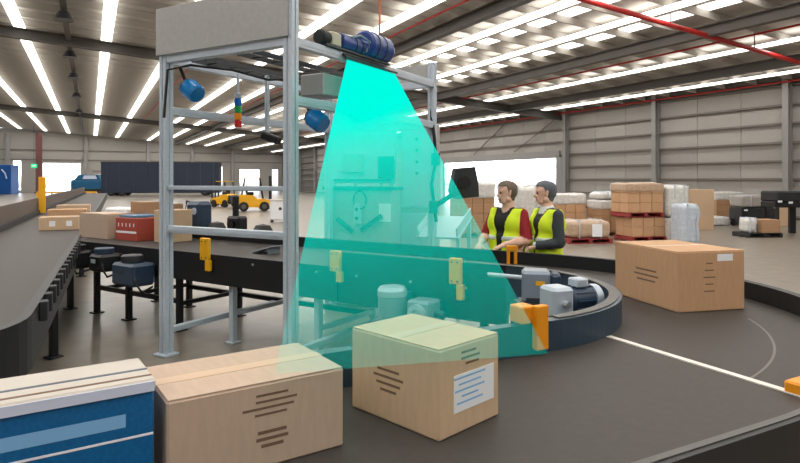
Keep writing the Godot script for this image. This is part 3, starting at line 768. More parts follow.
	part("drum", sh().lathe([Vector2(0, 0), Vector2(0.13, 0), Vector2(0.155, 0.03), Vector2(0.155, 0.42), Vector2(0.135, 0.46), Vector2(0, 0.46)], Vector3(0, 0.16, -0.78), along, 22), M.motor_blue, s)
	for z in [-0.55, -0.66, -0.9, -1.05]: part("rib", sh().lathe([Vector2(0.088, 0), Vector2(0.1, 0), Vector2(0.1, 0.025), Vector2(0.088, 0.025)] if z > -0.7 else [Vector2(0.15, 0), Vector2(0.163, 0), Vector2(0.163, 0.03), Vector2(0.15, 0.03)], Vector3(0, 0.1 if z > -0.7 else 0.16, z), along, 20), M.motor_navy, s)
	part("cable", sh().tube([Vector3(0.06, 0.16, -0.45), Vector3(0.1, 0.2, -0.6), Vector3(0.12, 0.16, -0.75), Vector3(0.1, 0.05, -0.7)], 0.012), M.motor_grey, s)
	part("foot", sh().box(Vector3(0, 0.012, -0.65), Vector3(0.14, 0.024, 1.2), Basis.IDENTITY, 0.004), M.dark_metal, s)
	part("light_slot", sh().prism(PackedVector2Array([Vector2(0.04, -0.04), Vector2(0.1, -0.085), Vector2(0.11, -0.07), Vector2(0.06, -0.02)]), -1.36, -0.33), M.dark_metal, s, Vector3.ZERO, "dark slot plate that the light leaves through")
	single("hanging_cable", sh().tube([gantry(l + 0.02, 3.5, -1.5), gantry(l + 0.02, 5.5, -1.5), gantry(l + 0.02, roof_y(2.0) - 0.3, -1.5)], 0.012, 6), mat(220, 110, 50, 0.5), "thin orange cable hanging from the roof to the blue scanner drive", "cable")

	# the fan of teal scanning light: sheets that all leave the slot and spread towards the cartons
	var beam := thing("scanner_light_beam", "fan of translucent teal scanning light spreading from the scanner down to the cartons", "light beam", gantry(l + 0.08, 3.06, -0.76))
	var lm := mat(0, 60, 52, 1.0)
	lm.metallic_specular = 0.0
	lm.emission_enabled = true
	lm.emission = Color(0.0, 1.0, 0.9)
	lm.emission_energy_multiplier = BEAM_GLOW
	lm.cull_mode = BaseMaterial3D.CULL_DISABLED
	var a0 := gantry(l + 0.09, 3.075, -0.76)
	var a1 := gantry(l + 0.09, 3.075, -1.72)
	var b0 := seen(274, 374, 1.7)
	var b1 := seen(548, 354, 1.82)
	# the rays taper, so that the fan is dense at the slot and thin at the cartons
	var q := sh()
	for k in BEAM_RAYS:
		var c := (k + 0.5) / BEAM_RAYS
		var lift := Vector3(0, 0.0004 * (k % 3), 0) - beam.position
		var p0 := a0.lerp(a1, c) + lift
		var p1 := b0.lerp(b1, c) + lift
		var w0 := (a1 - a0) * 0.5 / BEAM_RAYS * BEAM_SPREAD
		var w1 := (b1 - b0).normalized() * w0.length() * BEAM_END
		q.quad(p0 - w0, p0 + w0, p1 + w1, p1 - w1, Vector3.UP)
	part("light_rays", q, lm, beam).set_meta("kind", "stuff")
	var sp := SpotLight3D.new()
	sp.name = "scanner_light"
	sp.light_color = Color(0.1, 1.0, 0.85)
	sp.light_energy = 0.4
	sp.spot_range = 12.0
	sp.spot_angle = 14.0
	sp.spot_attenuation = 2.0
	sp.light_size = 0.2
	sp.shadow_enabled = true
	add_child(sp)
	sp.position = gantry(l + 0.13, 2.98, -1.2)
	sp.look_at(seen(410, 365, 2.2))

	# lamps and cameras hung in the frame
	var sl := thing("stack_light", "hanging signal light with blue, green, orange and red lenses", "signal light", seen(238, 96, 7.0), GANTRY_TURN)
	part("rod", sh().cyl(Vector3(0, 0.02, 0), Vector3(0, 0.26, 0), 0.016, -1, 10), M.alu, sl)
	part("cap", sh().cyl(Vector3(0, -0.03, 0), Vector3(0, 0.03, 0), 0.04, -1, 16, 0.006), M.alu, sl)
	for k in 4:
		part("lens", sh().cyl(Vector3(0, -0.115 - k * 0.083, 0), Vector3(0, -0.036 - k * 0.083, 0), 0.043, -1, 18, 0.006), [mat(40, 120, 220, 0.2), mat(40, 170, 90, 0.2), mat(245, 150, 30, 0.2), mat(220, 50, 45, 0.2)][k], sl, Vector3.ZERO, ["blue lens", "green lens", "orange lens", "red lens"][k])
	for k in 2:
		var bp: Vector3 = [seen(193, 91, 6.55), seen(318, 121, 6.3)][k]
		var bl := thing("beacon_lamp", ["glossy blue beacon lamp on the gantry post near the signal light", "blue beacon lamp on the gantry beside the teal light fan"][k], "beacon", bp, GANTRY_TURN)
		var tilt := Basis(Vector3.BACK, 1.0 + PI)
		part("lens", sh().lathe([Vector2(0, -0.1), Vector2(0.09, -0.1), Vector2(0.105, -0.08), Vector2(0.105, 0.06), Vector2(0.09, 0.09), Vector2(0, 0.1)], Vector3.ZERO, tilt, 20), mat(20, 130, 205, 0.12), bl)
		part("base", sh().cyl(tilt * Vector3(0, -0.1, 0), tilt * Vector3(0, -0.125, 0), 0.085, -1, 18), M.motor_navy, bl)
		part("arm", sh().tube([tilt * Vector3(0, -0.12, 0), Vector3(-0.13, 0.14, 0.0), Vector3(-0.16, 0.3, 0.06)], 0.018), M.rubber, bl)
	# drives and cameras on the rail behind the belt
	var rail := func(s_: float) -> Vector3: return v3(CENTRE + NB * 2.25 + DB * s_, BELT + 0.12)
	var ft := atan2(-DB.y, -DB.x)
	var m := thing("motor_housing", "navy motor housing with a cable loop on the rail behind the belt", "motor", rail.call(5.3), ft)
	part("housing", sh().box(Vector3(0, 0.22, 0), Vector3(0.32, 0.4, 0.26), Basis.IDENTITY, 0.05), M.motor_navy, m)
	part("foot", sh().box(Vector3(0, 0.012, 0), Vector3(0.3, 0.024, 0.2)), M.dark_metal, m)
	part("dial", sh().cyl(Vector3(0.05, 0.28, 0.13), Vector3(0.05, 0.28, 0.14), 0.05, -1, 14), M.motor_light, m)
	part("cable", sh().tube([Vector3(-0.12, 0.4, 0.05), Vector3(-0.22, 0.42, 0.05), Vector3(-0.26, 0.25, 0.05), Vector3(-0.22, 0.08, 0.05), Vector3(-0.12, 0.05, 0.05)], 0.018), M.rubber, m)
	m = thing("barcode_camera", "black barcode camera on a short stand between the two dark motor covers", "camera", rail.call(4.5), ft)
	part("body", sh().box(Vector3(0, 0.12, 0), Vector3(0.26, 0.22, 0.18), Basis.IDENTITY, 0.03), M.black, m)
	part("stand", sh().box(Vector3(-0.03, 0.36, 0), Vector3(0.07, 0.3, 0.07), Basis.IDENTITY, 0.01), M.black, m)
	part("lens", sh().cyl(Vector3(0, 0.12, 0.09), Vector3(0, 0.12, 0.13), 0.06, -1, 16), M.glass_dark, m)
	for k in 2:
		m = thing("motor_cover", ["low dark motor cover next to the navy housing", "low dark motor cover next to the grey deflector plate"][k], "cover", rail.call([4.92, 4.0][k]), ft, "dark motor covers on the rail")
		part("shell", sh().lathe([Vector2(0.15, 0), Vector2(0.15, 0.06), Vector2(0.11, 0.12), Vector2(0, 0.14)], Vector3.ZERO, Basis.from_scale(Vector3(1, 1, 0.7)), 18), M.soot, m)
		part("vent", sh().box(Vector3(0, 0.05, 0.105), Vector3(0.12, 0.04, 0.02)), M.black, m)
	single("deflector_plate", sh().box(Vector3(0, 0.05, 0), Vector3(0.34, 0.012, 0.2), Basis(Vector3.BACK, 0.25), 0.003).box(Vector3(0.1, 0.035, 0), Vector3(0.02, 0.07, 0.18)).box(Vector3(-0.13, 0.01, 0), Vector3(0.02, 0.02, 0.18)), M.motor_grey, "grey sloping deflector plate lying on the belt in the gantry", "plate", v3(CENTRE + NB * 1.5 + DB * 3.15, BELT), ft)

	# cabinets behind the belt, seen through the teal light
	m = thing("control_cabinet", "tall pale control cabinet behind the belt with a row of indicator studs", "cabinet", v3(Vector2(0.24, 8.95), 0), -0.35)
	part("body", sh().box(Vector3(0, 1.36, -0.2), Vector3(0.5, 2.68, 0.4), Basis.IDENTITY, 0.01), M.alu_panel, m)
	part("plinth", sh().box(Vector3(0, 0.05, -0.2), Vector3(0.46, 0.1, 0.36)), M.black, m)
	for k in 2: part("door", sh().box(Vector3(0, 0.75 + k * 1.3, 0.008), Vector3(0.46, 1.22, 0.016), Basis.IDENTITY, 0.004), M.motor_light, m)
	for k in 4: part("stud", sh().cyl(Vector3(0.02, 1.95 + k * 0.17, 0.016), Vector3(0.02, 1.95 + k * 0.17, 0.03), 0.022, -1, 10), M.black, m)
	m = thing("switch_cabinet", "wide low cabinet behind the belt carrying sensors and hoses", "cabinet", v3(Vector2(-0.62, 8.75), 0), -0.35)
	part("body", sh().box(Vector3(0, 0.86, -0.2), Vector3(1.06, 1.7, 0.4), Basis.IDENTITY, 0.01), M.alu_panel, m)
	part("top", sh().box(Vector3(0, 1.73, -0.2), Vector3(1.12, 0.05, 0.46), Basis.IDENTITY, 0.006), M.dark_metal, m)
	for x in [-0.44, 0.02]:
		var sb := part("sensor", sh().box(Vector3(x, 1.36 - x * 0.2, 0.04), Vector3(0.1, 0.3, 0.07), Basis.IDENTITY, 0.01), M.motor_light, m)
		for y in [0.07, -0.06]: part("lens", sh().cyl(Vector3(x, 1.36 - x * 0.2 + y, 0.075), Vector3(x, 1.36 - x * 0.2 + y, 0.085), 0.025, -1, 12), M.black, sb)
	part("arm", sh().span(Vector3(-0.3, 1.28, 0.06), Vector3(-0.05, 1.1, 0.06), 0.04, 0.06), M.dark_metal, m)
	part("arm", sh().span(Vector3(0.08, 1.12, 0.06), Vector3(0.4, 1.34, 0.06), 0.04, 0.06), M.dark_metal, m)
	var ring := []
	for k in 17: ring.append(Vector3(0.06 + 0.1 * sin(TAU * k / 16.0), 1.56 + 0.13 * cos(TAU * k / 16.0), 0.05))
	part("hose", sh().tube(ring, 0.014), M.black, m)
	part("notice", sh().box(Vector3(0.43, 1.38, 0.004), Vector3(0.18, 0.26, 0.006)), M.paper, m)
	m = thing("equipment_board", "tall pale equipment board on posts behind the low cabinet", "board", v3(Vector2(-0.6, 9.6), 0), -0.35)
	part("board", sh().box(Vector3(0, 2.35, 0), Vector3(1.15, 1.1, 0.05), Basis.IDENTITY, 0.006), M.motor_light, m)
	for x in [-0.5, 0.5]: part("post", sh().box(Vector3(x, 0.95, 0), Vector3(0.07, 1.9, 0.05)), M.alu, m)
	part("screen", sh().box(Vector3(0.42, 2.05, 0.04), Vector3(0.26, 0.34, 0.05), Basis.IDENTITY, 0.01), M.dark_metal, m)
	part("socket_box", sh().box(Vector3(-0.15, 2.12, 0.05), Vector3(0.36, 0.3, 0.06), Basis.IDENTITY, 0.01), M.alu_panel, m)
	part("shelf", sh().box(Vector3(0, 1.85, 0.06), Vector3(1.0, 0.03, 0.14)), M.dark_metal, m)
	m = thing("carton_chute", "pale sloping steel chute standing behind the belt beside the teal light", "chute", v3(Vector2(0.62, 8.3), 0), -0.35)
	part("slide", sh().box(Vector3(0, 1.2, 0), Vector3(0.6, 0.03, 0.8), Basis(Vector3.RIGHT, 0.3), 0.004), M.motor_light, m)
	for x in [-0.27, 0.27]:
		part("side", sh().box(Vector3(x, 1.27, 0), Vector3(0.02, 0.14, 0.8), Basis(Vector3.RIGHT, 0.3), 0.003), M.alu, m)
		for z in [-0.3, 0.3]: part("leg", sh().box(Vector3(x, 0.6 - z * 0.15, z), Vector3(0.05, 1.2 - z * 0.3, 0.05)), M.alu, m)
	# the dark reader head beside the two people
	m = thing("reader_head", "dark grey reader head on an arm reaching out of the gantry towards the people", "scanner", gantry(l + 0.3, 1.62, d), 0.1)
	var hp := seen(464, 184, 7.7) - m.position
	hp = Basis(Vector3.UP, -0.1) * hp
	part("head", sh().prism(PackedVector2Array([Vector2(-0.13, 0.2), Vector2(0.12, 0.22), Vector2(0.16, 0.02), Vector2(0.17, -0.16), Vector2(-0.12, -0.19), Vector2(-0.19, -0.1)]), -0.12, 0.12, hp), M.dark_metal, m)
	part("lens", sh().cyl(hp + Vector3(-0.02, 0.02, 0.12), hp + Vector3(-0.02, 0.02, 0.15), 0.08, -1, 18), M.black, m)
	part("arm", sh().span(hp + Vector3(-0.1, -0.1, 0), Vector3(-0.25, -0.12, 0.02), 0.05, 0.06, 0.006), M.black, m)
	part("bracket", sh().box(Vector3(-0.26, -0.12, 0.02), Vector3(0.1, 0.16, 0.12), Basis.IDENTITY, 0.008), M.black, m)

const BEAM_RAYS := 640
const BEAM_SPREAD := 2.1
const BEAM_END := 0.055
const BEAM_GLOW := 0.85

# ---------------------------------------------------------------- goods on pallets
func wrapped(size: Vector3, seed_: int, r := 0.08, rough := 0.02) -> Sh:
	var s := sh()
	var f := FastNoiseLite.new()
	f.seed = seed_
	f.frequency = 2.2
	var h := size * 0.5
	var n := 8
	for axis in 3:
		for side in [-1.0, 1.0]:
			for i in n:
				for j in n:
					var ps := []
					var ns := []
					for e in [[i, j], [i + 1, j], [i + 1, j + 1], [i, j + 1]]:
						var q := Vector3.ZERO
						q[axis] = side * h[axis]
						q[(axis + 1) % 3] = lerpf(-1, 1, e[0] / float(n)) * h[(axis + 1) % 3]
						q[(axis + 2) % 3] = lerpf(-1, 1, e[1] / float(n)) * h[(axis + 2) % 3]
						var inner := q.clamp(-h + Vector3.ONE * r, h - Vector3.ONE * r)
						var d := (q - inner).normalized()
						var p := inner + d * r
						if p.y > -h.y + 0.02: p += d * f.get_noise_3dv(p) * rough * 2.0
						ps.append(p + Vector3(0, h.y, 0)); ns.append(d)
					s.squad(ps, ns)
	return s

func pallet(label: String, where: Vector3, turn: float, m: Material, wide_ := 1.2, deep := 1.0) -> Node3D:
	var t := thing("pallet", label, "pallet", where, turn)
	var board := sh().box(Vector3.ZERO, Vector3(wide_, 0.022, deep / 6.5), Basis.IDENTITY, 0.003).mesh()
	for k in 5: part("deck_board", board, m, t, Vector3(0, 0.133, (k - 2) * deep / 5.0 * 0.98))
	var bearer := sh().box(Vector3.ZERO, Vector3(0.09, 0.1, deep), Basis.IDENTITY, 0.004).mesh()
	for k in 3: part("bearer", bearer, m, t, Vector3((k - 1) * (wide_ * 0.5 - 0.05), 0.072, 0))
	var foot := sh().box(Vector3.ZERO, Vector3(wide_, 0.022, deep / 8.0), Basis.IDENTITY, 0.003).mesh()
	for k in 3: part("base_board", foot, m, t, Vector3(0, 0.011, (k - 1) * deep * 0.42))
	return t

func stack_load(called: String, label: String, where: Vector3, turn: float, nx: int, ny: int, nz: int, size: Vector3, cover: Material, m: Material, seed_: int) -> Node3D:
	# cartons packed in courses under a skin of stretch film that covers the top of the load
	var t := thing(called, label, "load", where, turn)
	var c := Vector3(size.x / nx, size.y / ny, size.z / nz)
	var one := sh().box(Vector3.ZERO, c - Vector3(0.012, 0.006, 0.012), Basis.IDENTITY, 0.012).mesh()
	for x in nx:
		for y in ny:
			for z in nz:
				if nz > 2 and z > 0 and z < nz - 1 and y < ny - 1: continue
				part("carton", one, m, t, Vector3((x - (nx - 1) * 0.5) * c.x, (y + 0.5) * c.y, (z - (nz - 1) * 0.5) * c.z))
	if cover:
		part("stretch_film", wrapped(Vector3(size.x + 0.05, size.y * 0.32, size.z + 0.05), seed_, 0.07, 0.025), cover, t, Vector3(0, size.y * 0.72, 0), "crumpled stretch film round the top")
	return t

func film_load(label: String, where: Vector3, turn: float, size: Vector3, m: Material, seed_: int, r := 0.08) -> Node3D:
	var t := thing("wrapped_load", label, "load", where, turn)
	part("film", wrapped(size, seed_, r, 0.03), m, t)
	for k in 2: part("strap", sh().box(Vector3((k - 0.5) * size.x * 0.5, size.y * 0.5 + 0.014, 0), Vector3(0.025, size.y + 0.022, size.z + 0.05), Basis.IDENTITY, 0.01), M.motor_light, t)
	return t

func make_goods() -> void:
	var p := on_floor(640, 240)
	var tn := 0.2
	pallet("red pallet under the lower brown carton load of the double stack", p, tn, M.pallet_red)
	stack_load("carton_load", "lower brown carton load of the double stack between two film-wrapped loads", p + Vector3(0, 0.144, 0), tn, 3, 2, 2, Vector3(1.12, 0.58, 0.9), null, M.carton, 1)
	pallet("dark red pallet between the two brown carton loads", p + Vector3(-0.1, 0.726, 0), tn, M.pallet_red)
	stack_load("carton_load", "upper brown carton load of the double stack with film on its top", p + Vector3(-0.1, 0.87, 0), tn, 3, 3, 2, Vector3(1.2, 0.86, 0.95), M.wrap_brown, M.carton, 2)
	p = on_floor(665, 240) + Vector3(0.16, 0, 0)
	film_load("white film-wrapped load on the floor below another, beside brown cartons", p, tn, Vector3(0.7, 0.72, 0.9), M.wrap, 3)
	film_load("white film-wrapped load stacked on a second one, beside brown cartons", p + Vector3(0.0, 0.73, 0), tn, Vector3(0.66, 0.95, 0.9), M.wrap, 4)
	film_load("narrow bluish white film-wrapped column of goods beside the double stack", on_floor(685, 244), tn, Vector3(0.56, 1.15, 0.6), M.wrap_blue, 5)
	p = on_floor(608, 234.6)
	pallet("wooden pallet under the domed film-wrapped load", p, 0.3, M.pallet_wood)
	stack_load("carton_load", "brown carton load with a domed cap of white film next to the double stack", p + Vector3(0, 0.144, -0.1), 0.3, 3, 4, 2, Vector3(1.05, 1.0, 0.85), M.wrap, M.carton_dark, 6)
	film_load("rounded white film bundle on top of the domed carton load", p + Vector3(0, 1.2, -0.1), 0.3, Vector3(0.95, 0.24, 0.8), M.wrap, 16, 0.1)
	p = on_floor(584, 242)
	pallet("red pallet under the low brown load with a white notice", p, 0.1, M.pallet_red, 1.35)
	var t := film_load("low brown film-wrapped load with a white notice on its face", p + Vector3(0, 0.144, 0), 0.1, Vector3(1.3, 0.52, 0.9), M.wrap_brown, 7, 0.14)
	part("notice", sh().box(Vector3(0.2, 0.24, 0.475), Vector3(0.3, 0.36, 0.02)), M.paper, t)
	p = on_floor(564, 233)
	pallet("wooden pallet behind the low brown load", p, 0.2, M.pallet_wood)
	stack_load("carton_load", "carton load with a white film top standing behind the low brown load", p + Vector3(0, 0.144, 0), 0.2, 3, 4, 2, Vector3(1.15, 1.2, 0.95), M.wrap, M.carton, 8)
	p = on_floor(472, 236)
	pallet("wooden pallet behind the person in the red sleeved shirt", p, 0.3, M.pallet_wood)
	stack_load("carton_load", "tall brown carton load under white film behind the person with red sleeves", p + Vector3(0, 0.144, 0), 0.3, 3, 5, 2, Vector3(1.2, 1.55, 0.95), M.wrap, M.carton_dark, 9)
	p = on_floor(523, 232)
	pallet("wooden pallet between the two people", p, 0.1, M.pallet_wood)
	film_load("white film-wrapped load standing behind the two people", p + Vector3(0, 0.144, 0), 0.1, Vector3(1.3, 1.5, 0.95), M.wrap, 10, 0.14)
	p = on_floor(692, 229)
	var c := carton("bulk_carton", "big plain beige bulk carton behind the narrow film column", p, Vector3(1.1, 1.5, 1.0), 0.2, M.carton_pale)
	film_load("flat white film-wrapped bundle on the floor next to the big beige carton", on_floor(710, 225), 0.2, Vector3(1.25, 0.35, 0.9), M.wrap, 11)
	p = on_floor(722, 222)
	pallet("wooden pallet under the cartons beside the black steel bench", p, 0.2, M.pallet_wood, 1.4)
	stack_load("carton_load", "brown carton load under white film behind the flat white bundle", p + Vector3(0, 0.144, 0), 0.2, 3, 4, 2, Vector3(1.35, 1.15, 0.95), M.wrap, M.carton_dark, 12)
	# black machine with a grey bundle, black steel bench, cartons in front of it
	p = on_floor(752, 226)
	t = thing("floor_machine", "low black floor machine carrying a grey film bundle", "machine", p, 0.15)
	part("body", sh().box(Vector3(0, 0.5, 0), Vector3(1.5, 0.55, 0.8), Basis.IDENTITY, 0.06), M.soot, t)
	part("arm", sh().box(Vector3(-0.66, 0.42, 0.2), Vector3(0.22, 0.72, 0.4), Basis.IDENTITY, 0.03), M.black, t)
	part("marker", sh().box(Vector3(-0.6, 0.66, 0.41), Vector3(0.14, 0.06, 0.02)), M.paper, t)
	for x in [-0.6, 0.6]:
		for z in [-0.3, 0.3]: part("wheel", sh().cyl(Vector3(x - 0.05, 0.13, z), Vector3(x + 0.05, 0.13, z), 0.13, -1, 16, 0.015), M.rubber, t)
	film_load("grey film-wrapped bundle lying on the low black machine", p + Vector3(0, 0.78, 0), 0.15, Vector3(1.45, 0.46, 0.8), M.wrap_grey, 13)
	p = on_floor(785, 234)
	t = thing("steel_bench", "black steel bench frame with white marks standing by the right wall", "bench", p, 0.1)
	part("top", sh().box(Vector3(0, 1.3, 0), Vector3(1.25, 0.36, 0.8), Basis.IDENTITY, 0.05), M.soot, t)
	part("lower_beam", sh().box(Vector3(-0.05, 1.02, 0), Vector3(1.2, 0.2, 0.7), Basis.IDENTITY, 0.03), M.black, t)
	for x in [-0.52, 0.5]:
		for z in [-0.3, 0.3]: part("leg", sh().box(Vector3(x, 0.47, z), Vector3(0.22 if x > 0 else 0.08, 0.94, 0.12), Basis.IDENTITY, 0.01), M.black, t)
	for x in [-0.5, -0.12, 0.3]: part("marker", sh().box(Vector3(x, 1.08 + absf(x) * 0.1, 0.41), Vector3(0.14, 0.07, 0.02)), M.paper, t)
	p = on_floor(757, 236.5)
	pallet("black pallet under the open brown carton by the steel bench", p, 0.1, M.pallet_black, 1.2, 0.8)
	carton("carton", "brown carton on the black pallet by the steel bench", p + Vector3(0.25, 0.146, 0), Vector3(0.65, 0.42, 0.6), 0.1, M.carton_dark)
	film_load("small white film bundle on the black pallet by the steel bench", p + Vector3(-0.3, 0.146, 0), 0.1, Vector3(0.36, 0.46, 0.5), M.wrap, 14, 0.12)
	carton("carton", "pale carton on the floor behind the steel bench legs", on_floor(778, 226), Vector3(0.7, 0.75, 0.5), 0.1, M.carton_pale)

# ---------------------------------------------------------------- vehicles and things deep in the hall
func wheel(parent: Node, at: Vector3, r: float, w: float) -> void:
	var k := part("wheel", sh().cyl(at - Vector3(0, 0, w * 0.5), at + Vector3(0, 0, w * 0.5), r, -1, 18, r * 0.12), M.rubber, parent)
	part("hub", sh().cyl(at + Vector3(0, 0, w * 0.5), at + Vector3(0, 0, w * 0.5 + 0.02), r * 0.5, -1, 14), M.edge, k)

func forklift(label: String, where: Vector3, turn: float, s: float) -> void:
	var t := thing("forklift", label, "forklift", where, turn, "yellow forklifts deep in the hall")
	t.scale = Vector3.ONE * s
	part("chassis", sh().prism(PackedVector2Array([Vector2(-0.95, 0.25), Vector2(0.9, 0.25), Vector2(0.95, 0.7), Vector2(0.5, 0.78), Vector2(0.2, 0.75), Vector2(-0.1, 1.0), Vector2(-0.85, 1.05), Vector2(-1.05, 0.8)]), -0.5, 0.5), M.yellow, t)
	part("counterweight", sh().box(Vector3(-0.98, 0.62, 0), Vector3(0.35, 0.7, 1.0), Basis.IDENTITY, 0.1), M.black, t)
	for z in [-0.42, 0.42]:
		part("guard_post", sh().span(Vector3(0.55, 0.75, z), Vector3(0.35, 2.05, z), 0.06, 0.06), M.black, t)
		part("guard_post", sh().span(Vector3(-0.75, 1.0, z), Vector3(-0.55, 2.05, z), 0.06, 0.06), M.black, t)
		part("mast_rail", sh().box(Vector3(1.0, 1.15, z * 0.8), Vector3(0.12, 2.1, 0.08)), M.black, t)
		part("fork", sh().box(Vector3(1.6, 0.1, z * 0.6), Vector3(1.1, 0.05, 0.12)), M.dark_metal, t)
	part("overhead_guard", sh().box(Vector3(-0.1, 2.07, 0), Vector3(1.05, 0.06, 0.95), Basis.IDENTITY, 0.01), M.yellow, t)
	part("carriage", sh().box(Vector3(1.08, 0.35, 0), Vector3(0.06, 0.5, 0.9)), M.dark_metal, t)
	part("seat", sh().box(Vector3(-0.25, 1.1, 0), Vector3(0.45, 0.2, 0.5), Basis.IDENTITY, 0.04).box(Vector3(-0.45, 1.35, 0), Vector3(0.12, 0.5, 0.48), Basis.IDENTITY, 0.04), M.rubber, t)
	for x in [-0.65, 0.6]:
		for z in [-0.48, 0.48]: wheel(t, Vector3(x, 0.3, z), 0.3, 0.22)

func make_far_things() -> void:
	# curtain-sided trailer
	var p := on_floor(163, 195.5)
	var t := thing("trailer", "long dark navy curtain-sided trailer parked deep in the hall", "trailer", p, TURN * 0.3)
	part("curtain", sh().box(Vector3(0, 2.12, 0), Vector3(13.2, 3.6, 2.4), Basis.IDENTITY, 0.05), mat(34, 44, 64, 0.6), t)
	for k in 9: part("strap", sh().box(Vector3(-6.0 + k * 1.5, 2.2, 1.215), Vector3(0.07, 3.3, 0.03)), M.motor_navy, t)
	part("top_rail", sh().box(Vector3(0, 3.92, 0), Vector3(13.3, 0.1, 2.44)), M.dark_metal, t)
	part("chassis", sh().box(Vector3(0, 1.0, 0), Vector3(13.0, 0.4, 1.2)), M.black, t)
	for x in [-5.5, -4.3, 5.0]: 
		for z in [-1.0, 1.0]: wheel(t, Vector3(x, 0.5, z), 0.5, 0.3)
	# blue truck
	p = on_floor(91, 194)
	t = thing("truck", "blue truck cab with a white windscreen parked beside the navy trailer", "truck", p, TURN * 0.3)
	part("cab", sh().box(Vector3(0, 1.15, 0), Vector3(4.3, 1.5, 2.2), Basis.IDENTITY, 0.2), mat(24, 92, 130, 0.4), t)
	part("roof", sh().prism(PackedVector2Array([Vector2(-1.7, 1.9), Vector2(1.5, 1.9), Vector2(1.2, 2.55), Vector2(-1.2, 2.55)]), -1.0, 1.0), mat(24, 92, 130, 0.4), t)
	part("windscreen", sh().prism(PackedVector2Array([Vector2(-0.7, 1.98), Vector2(1.1, 1.98), Vector2(0.9, 2.45), Vector2(-0.5, 2.45)]), 1.0, 1.03), M.blue_pale, t)
	part("bumper", sh().box(Vector3(0, 0.5, 1.12), Vector3(4.2, 0.3, 0.1), Basis.IDENTITY, 0.03), M.black, t)
	for x in [-1.5, 1.5]: wheel(t, Vector3(x, 0.42, 0.95), 0.42, 0.3)
	single("steel_rack", sh().box(Vector3(0, 1.4, 0), Vector3(0.5, 2.8, 0.5), Basis.IDENTITY, 0.03).box(Vector3(-0.8, 2.5, 0), Vector3(1.4, 0.3, 0.4)), M.paper, "white steel rack upright beside the blue truck", "rack", on_floor(106, 193.2))
	# blue container at the left, with a pale mark
	p = on_floor(4, 194.2)
	t = thing("container", "blue container with a pale curved mark beside the narrow window", "container", p, 0.2)
	part("body", sh().box(Vector3(0, 1.9, 0), Vector3(2.6, 3.8, 2.4), Basis.IDENTITY, 0.04), mat(20, 84, 158, 0.5), t)
	part("mark", sh().tube([Vector3(0.2, 3.2, 1.22), Vector3(0.6, 2.7, 1.22), Vector3(0.8, 2.0, 1.22)], 0.09), M.blue_pale, t)
	# green exit sign
	p = seen(34, 166, 62.0)
	t = thing("exit_sign", "green lit exit sign hanging beside the red column", "sign", p, 0.4)
	var green := mat(40, 190, 130, 0.4)
	green.emission_enabled = true
	green.emission = Color(0.1, 0.75, 0.5)
	green.emission_energy_multiplier = 0.9
	part("sign_face", sh().box(Vector3.ZERO, Vector3(0.55, 0.4, 0.1), Basis.IDENTITY, 0.02), green, t)
	part("hanger", sh().box(Vector3(0, 3.9, 0), Vector3(0.04, 7.4, 0.04)), M.girder, t)
	part("pictogram", sh().box(Vector3(0.02, 0, 0.052), Vector3(0.28, 0.2, 0.006)), M.paper, t)
	var gl := OmniLight3D.new()
	gl.name = "exit_sign_light"
	gl.light_color = Color(0.2, 1.0, 0.7)
	gl.light_energy = 0.05
	gl.omni_range = 8.0
	gl.shadow_enabled = true
	add_child(gl)
	gl.position = p + Vector3(0, 0, 0.4)
	single("red_column", sh().box(Vector3(0, 4.2, 0), Vector3(0.8, 8.4, 0.6), Basis.IDENTITY, 0.03).box(Vector3(0, 0.05, 0), Vector3(1.2, 0.1, 1.0)), mat(108, 66, 63, 0.6), "dull red steel column by the loading door", "column", on_floor(39, 193.2), TURN)
	# yellow handrail
	t = thing("handrail", "yellow safety handrail in front of the loading door", "railing", on_floor(66, 206.6), TURN * 0.2)
	for y in [0.55, 1.0]: part("rail", sh().span(Vector3(-1.9, y, 0), Vector3(2.0, y, 0), 0.1, 0.12), M.yellow, t)
	for k in 5: part("post", sh().box(Vector3(-1.9 + k * 0.97, 0.52, 0), Vector3(0.09, 1.04, 0.09)), M.yellow, t)
	# forklifts and a white cabinet
	forklift("yellow forklift with black mast near the white wheeled bin", on_floor(254, 211), 0.3, 0.95)
	forklift("yellow forklift standing close to the navy trailer", on_floor(224, 207), 2.6, 0.85)
	t = thing("wheeled_bin", "white wheeled bin with a dark dot standing by the gantry post", "bin", on_floor(279, 222), 0.2)
	part("body", sh().box(Vector3(0, 0.52, 0), Vector3(0.8, 0.85, 0.7), Basis.IDENTITY, 0.06), M.paper, t)
	part("dot", sh().cyl(Vector3(0.05, 0.6, 0.35), Vector3(0.05, 0.6, 0.36), 0.07, -1, 14), M.dark_metal, t)
	part("lid", sh().box(Vector3(0, 0.97, 0), Vector3(0.84, 0.06, 0.74), Basis.IDENTITY, 0.02), M.cream, t)
	for x in [-0.3, 0.3]:
		for z in [-0.25, 0.25]: part("wheel", sh().cyl(Vector3(x, 0.07, z - 0.03), Vector3(x, 0.07, z + 0.03), 0.07, -1, 12), M.rubber, t)
	# unlit high-bay lamps on the conduit, fire pipes
	for along in [26.1, 33.9, 40.7, 50.0, 61.3]:
		t = thing("high_bay_lamp", "dark unlit high-bay lamp hanging in a row from the roof conduit", "lamp", hall(-0.9, roof_y(-0.9) - 0.47, along), 0.0, "unlit high-bay lamps on the conduit")
		part("rod", sh().cyl(Vector3(0, -0.12, 0), Vector3(0, 0.02, 0), 0.02, -1, 8), M.dark_metal, t)
		part("shade", sh().lathe([Vector2(0, -0.1), Vector2(0.16, -0.12), Vector2(0.34, -0.42), Vector2(0.36, -0.42), Vector2(0.18, -0.1), Vector2(0, -0.08)], Vector3.ZERO, Basis.IDENTITY, 20), M.dark_metal, t)
		part("glass", sh().cyl(Vector3(0, -0.41, 0), Vector3(0, -0.4, 0), 0.33, -1, 20), M.edge, t)
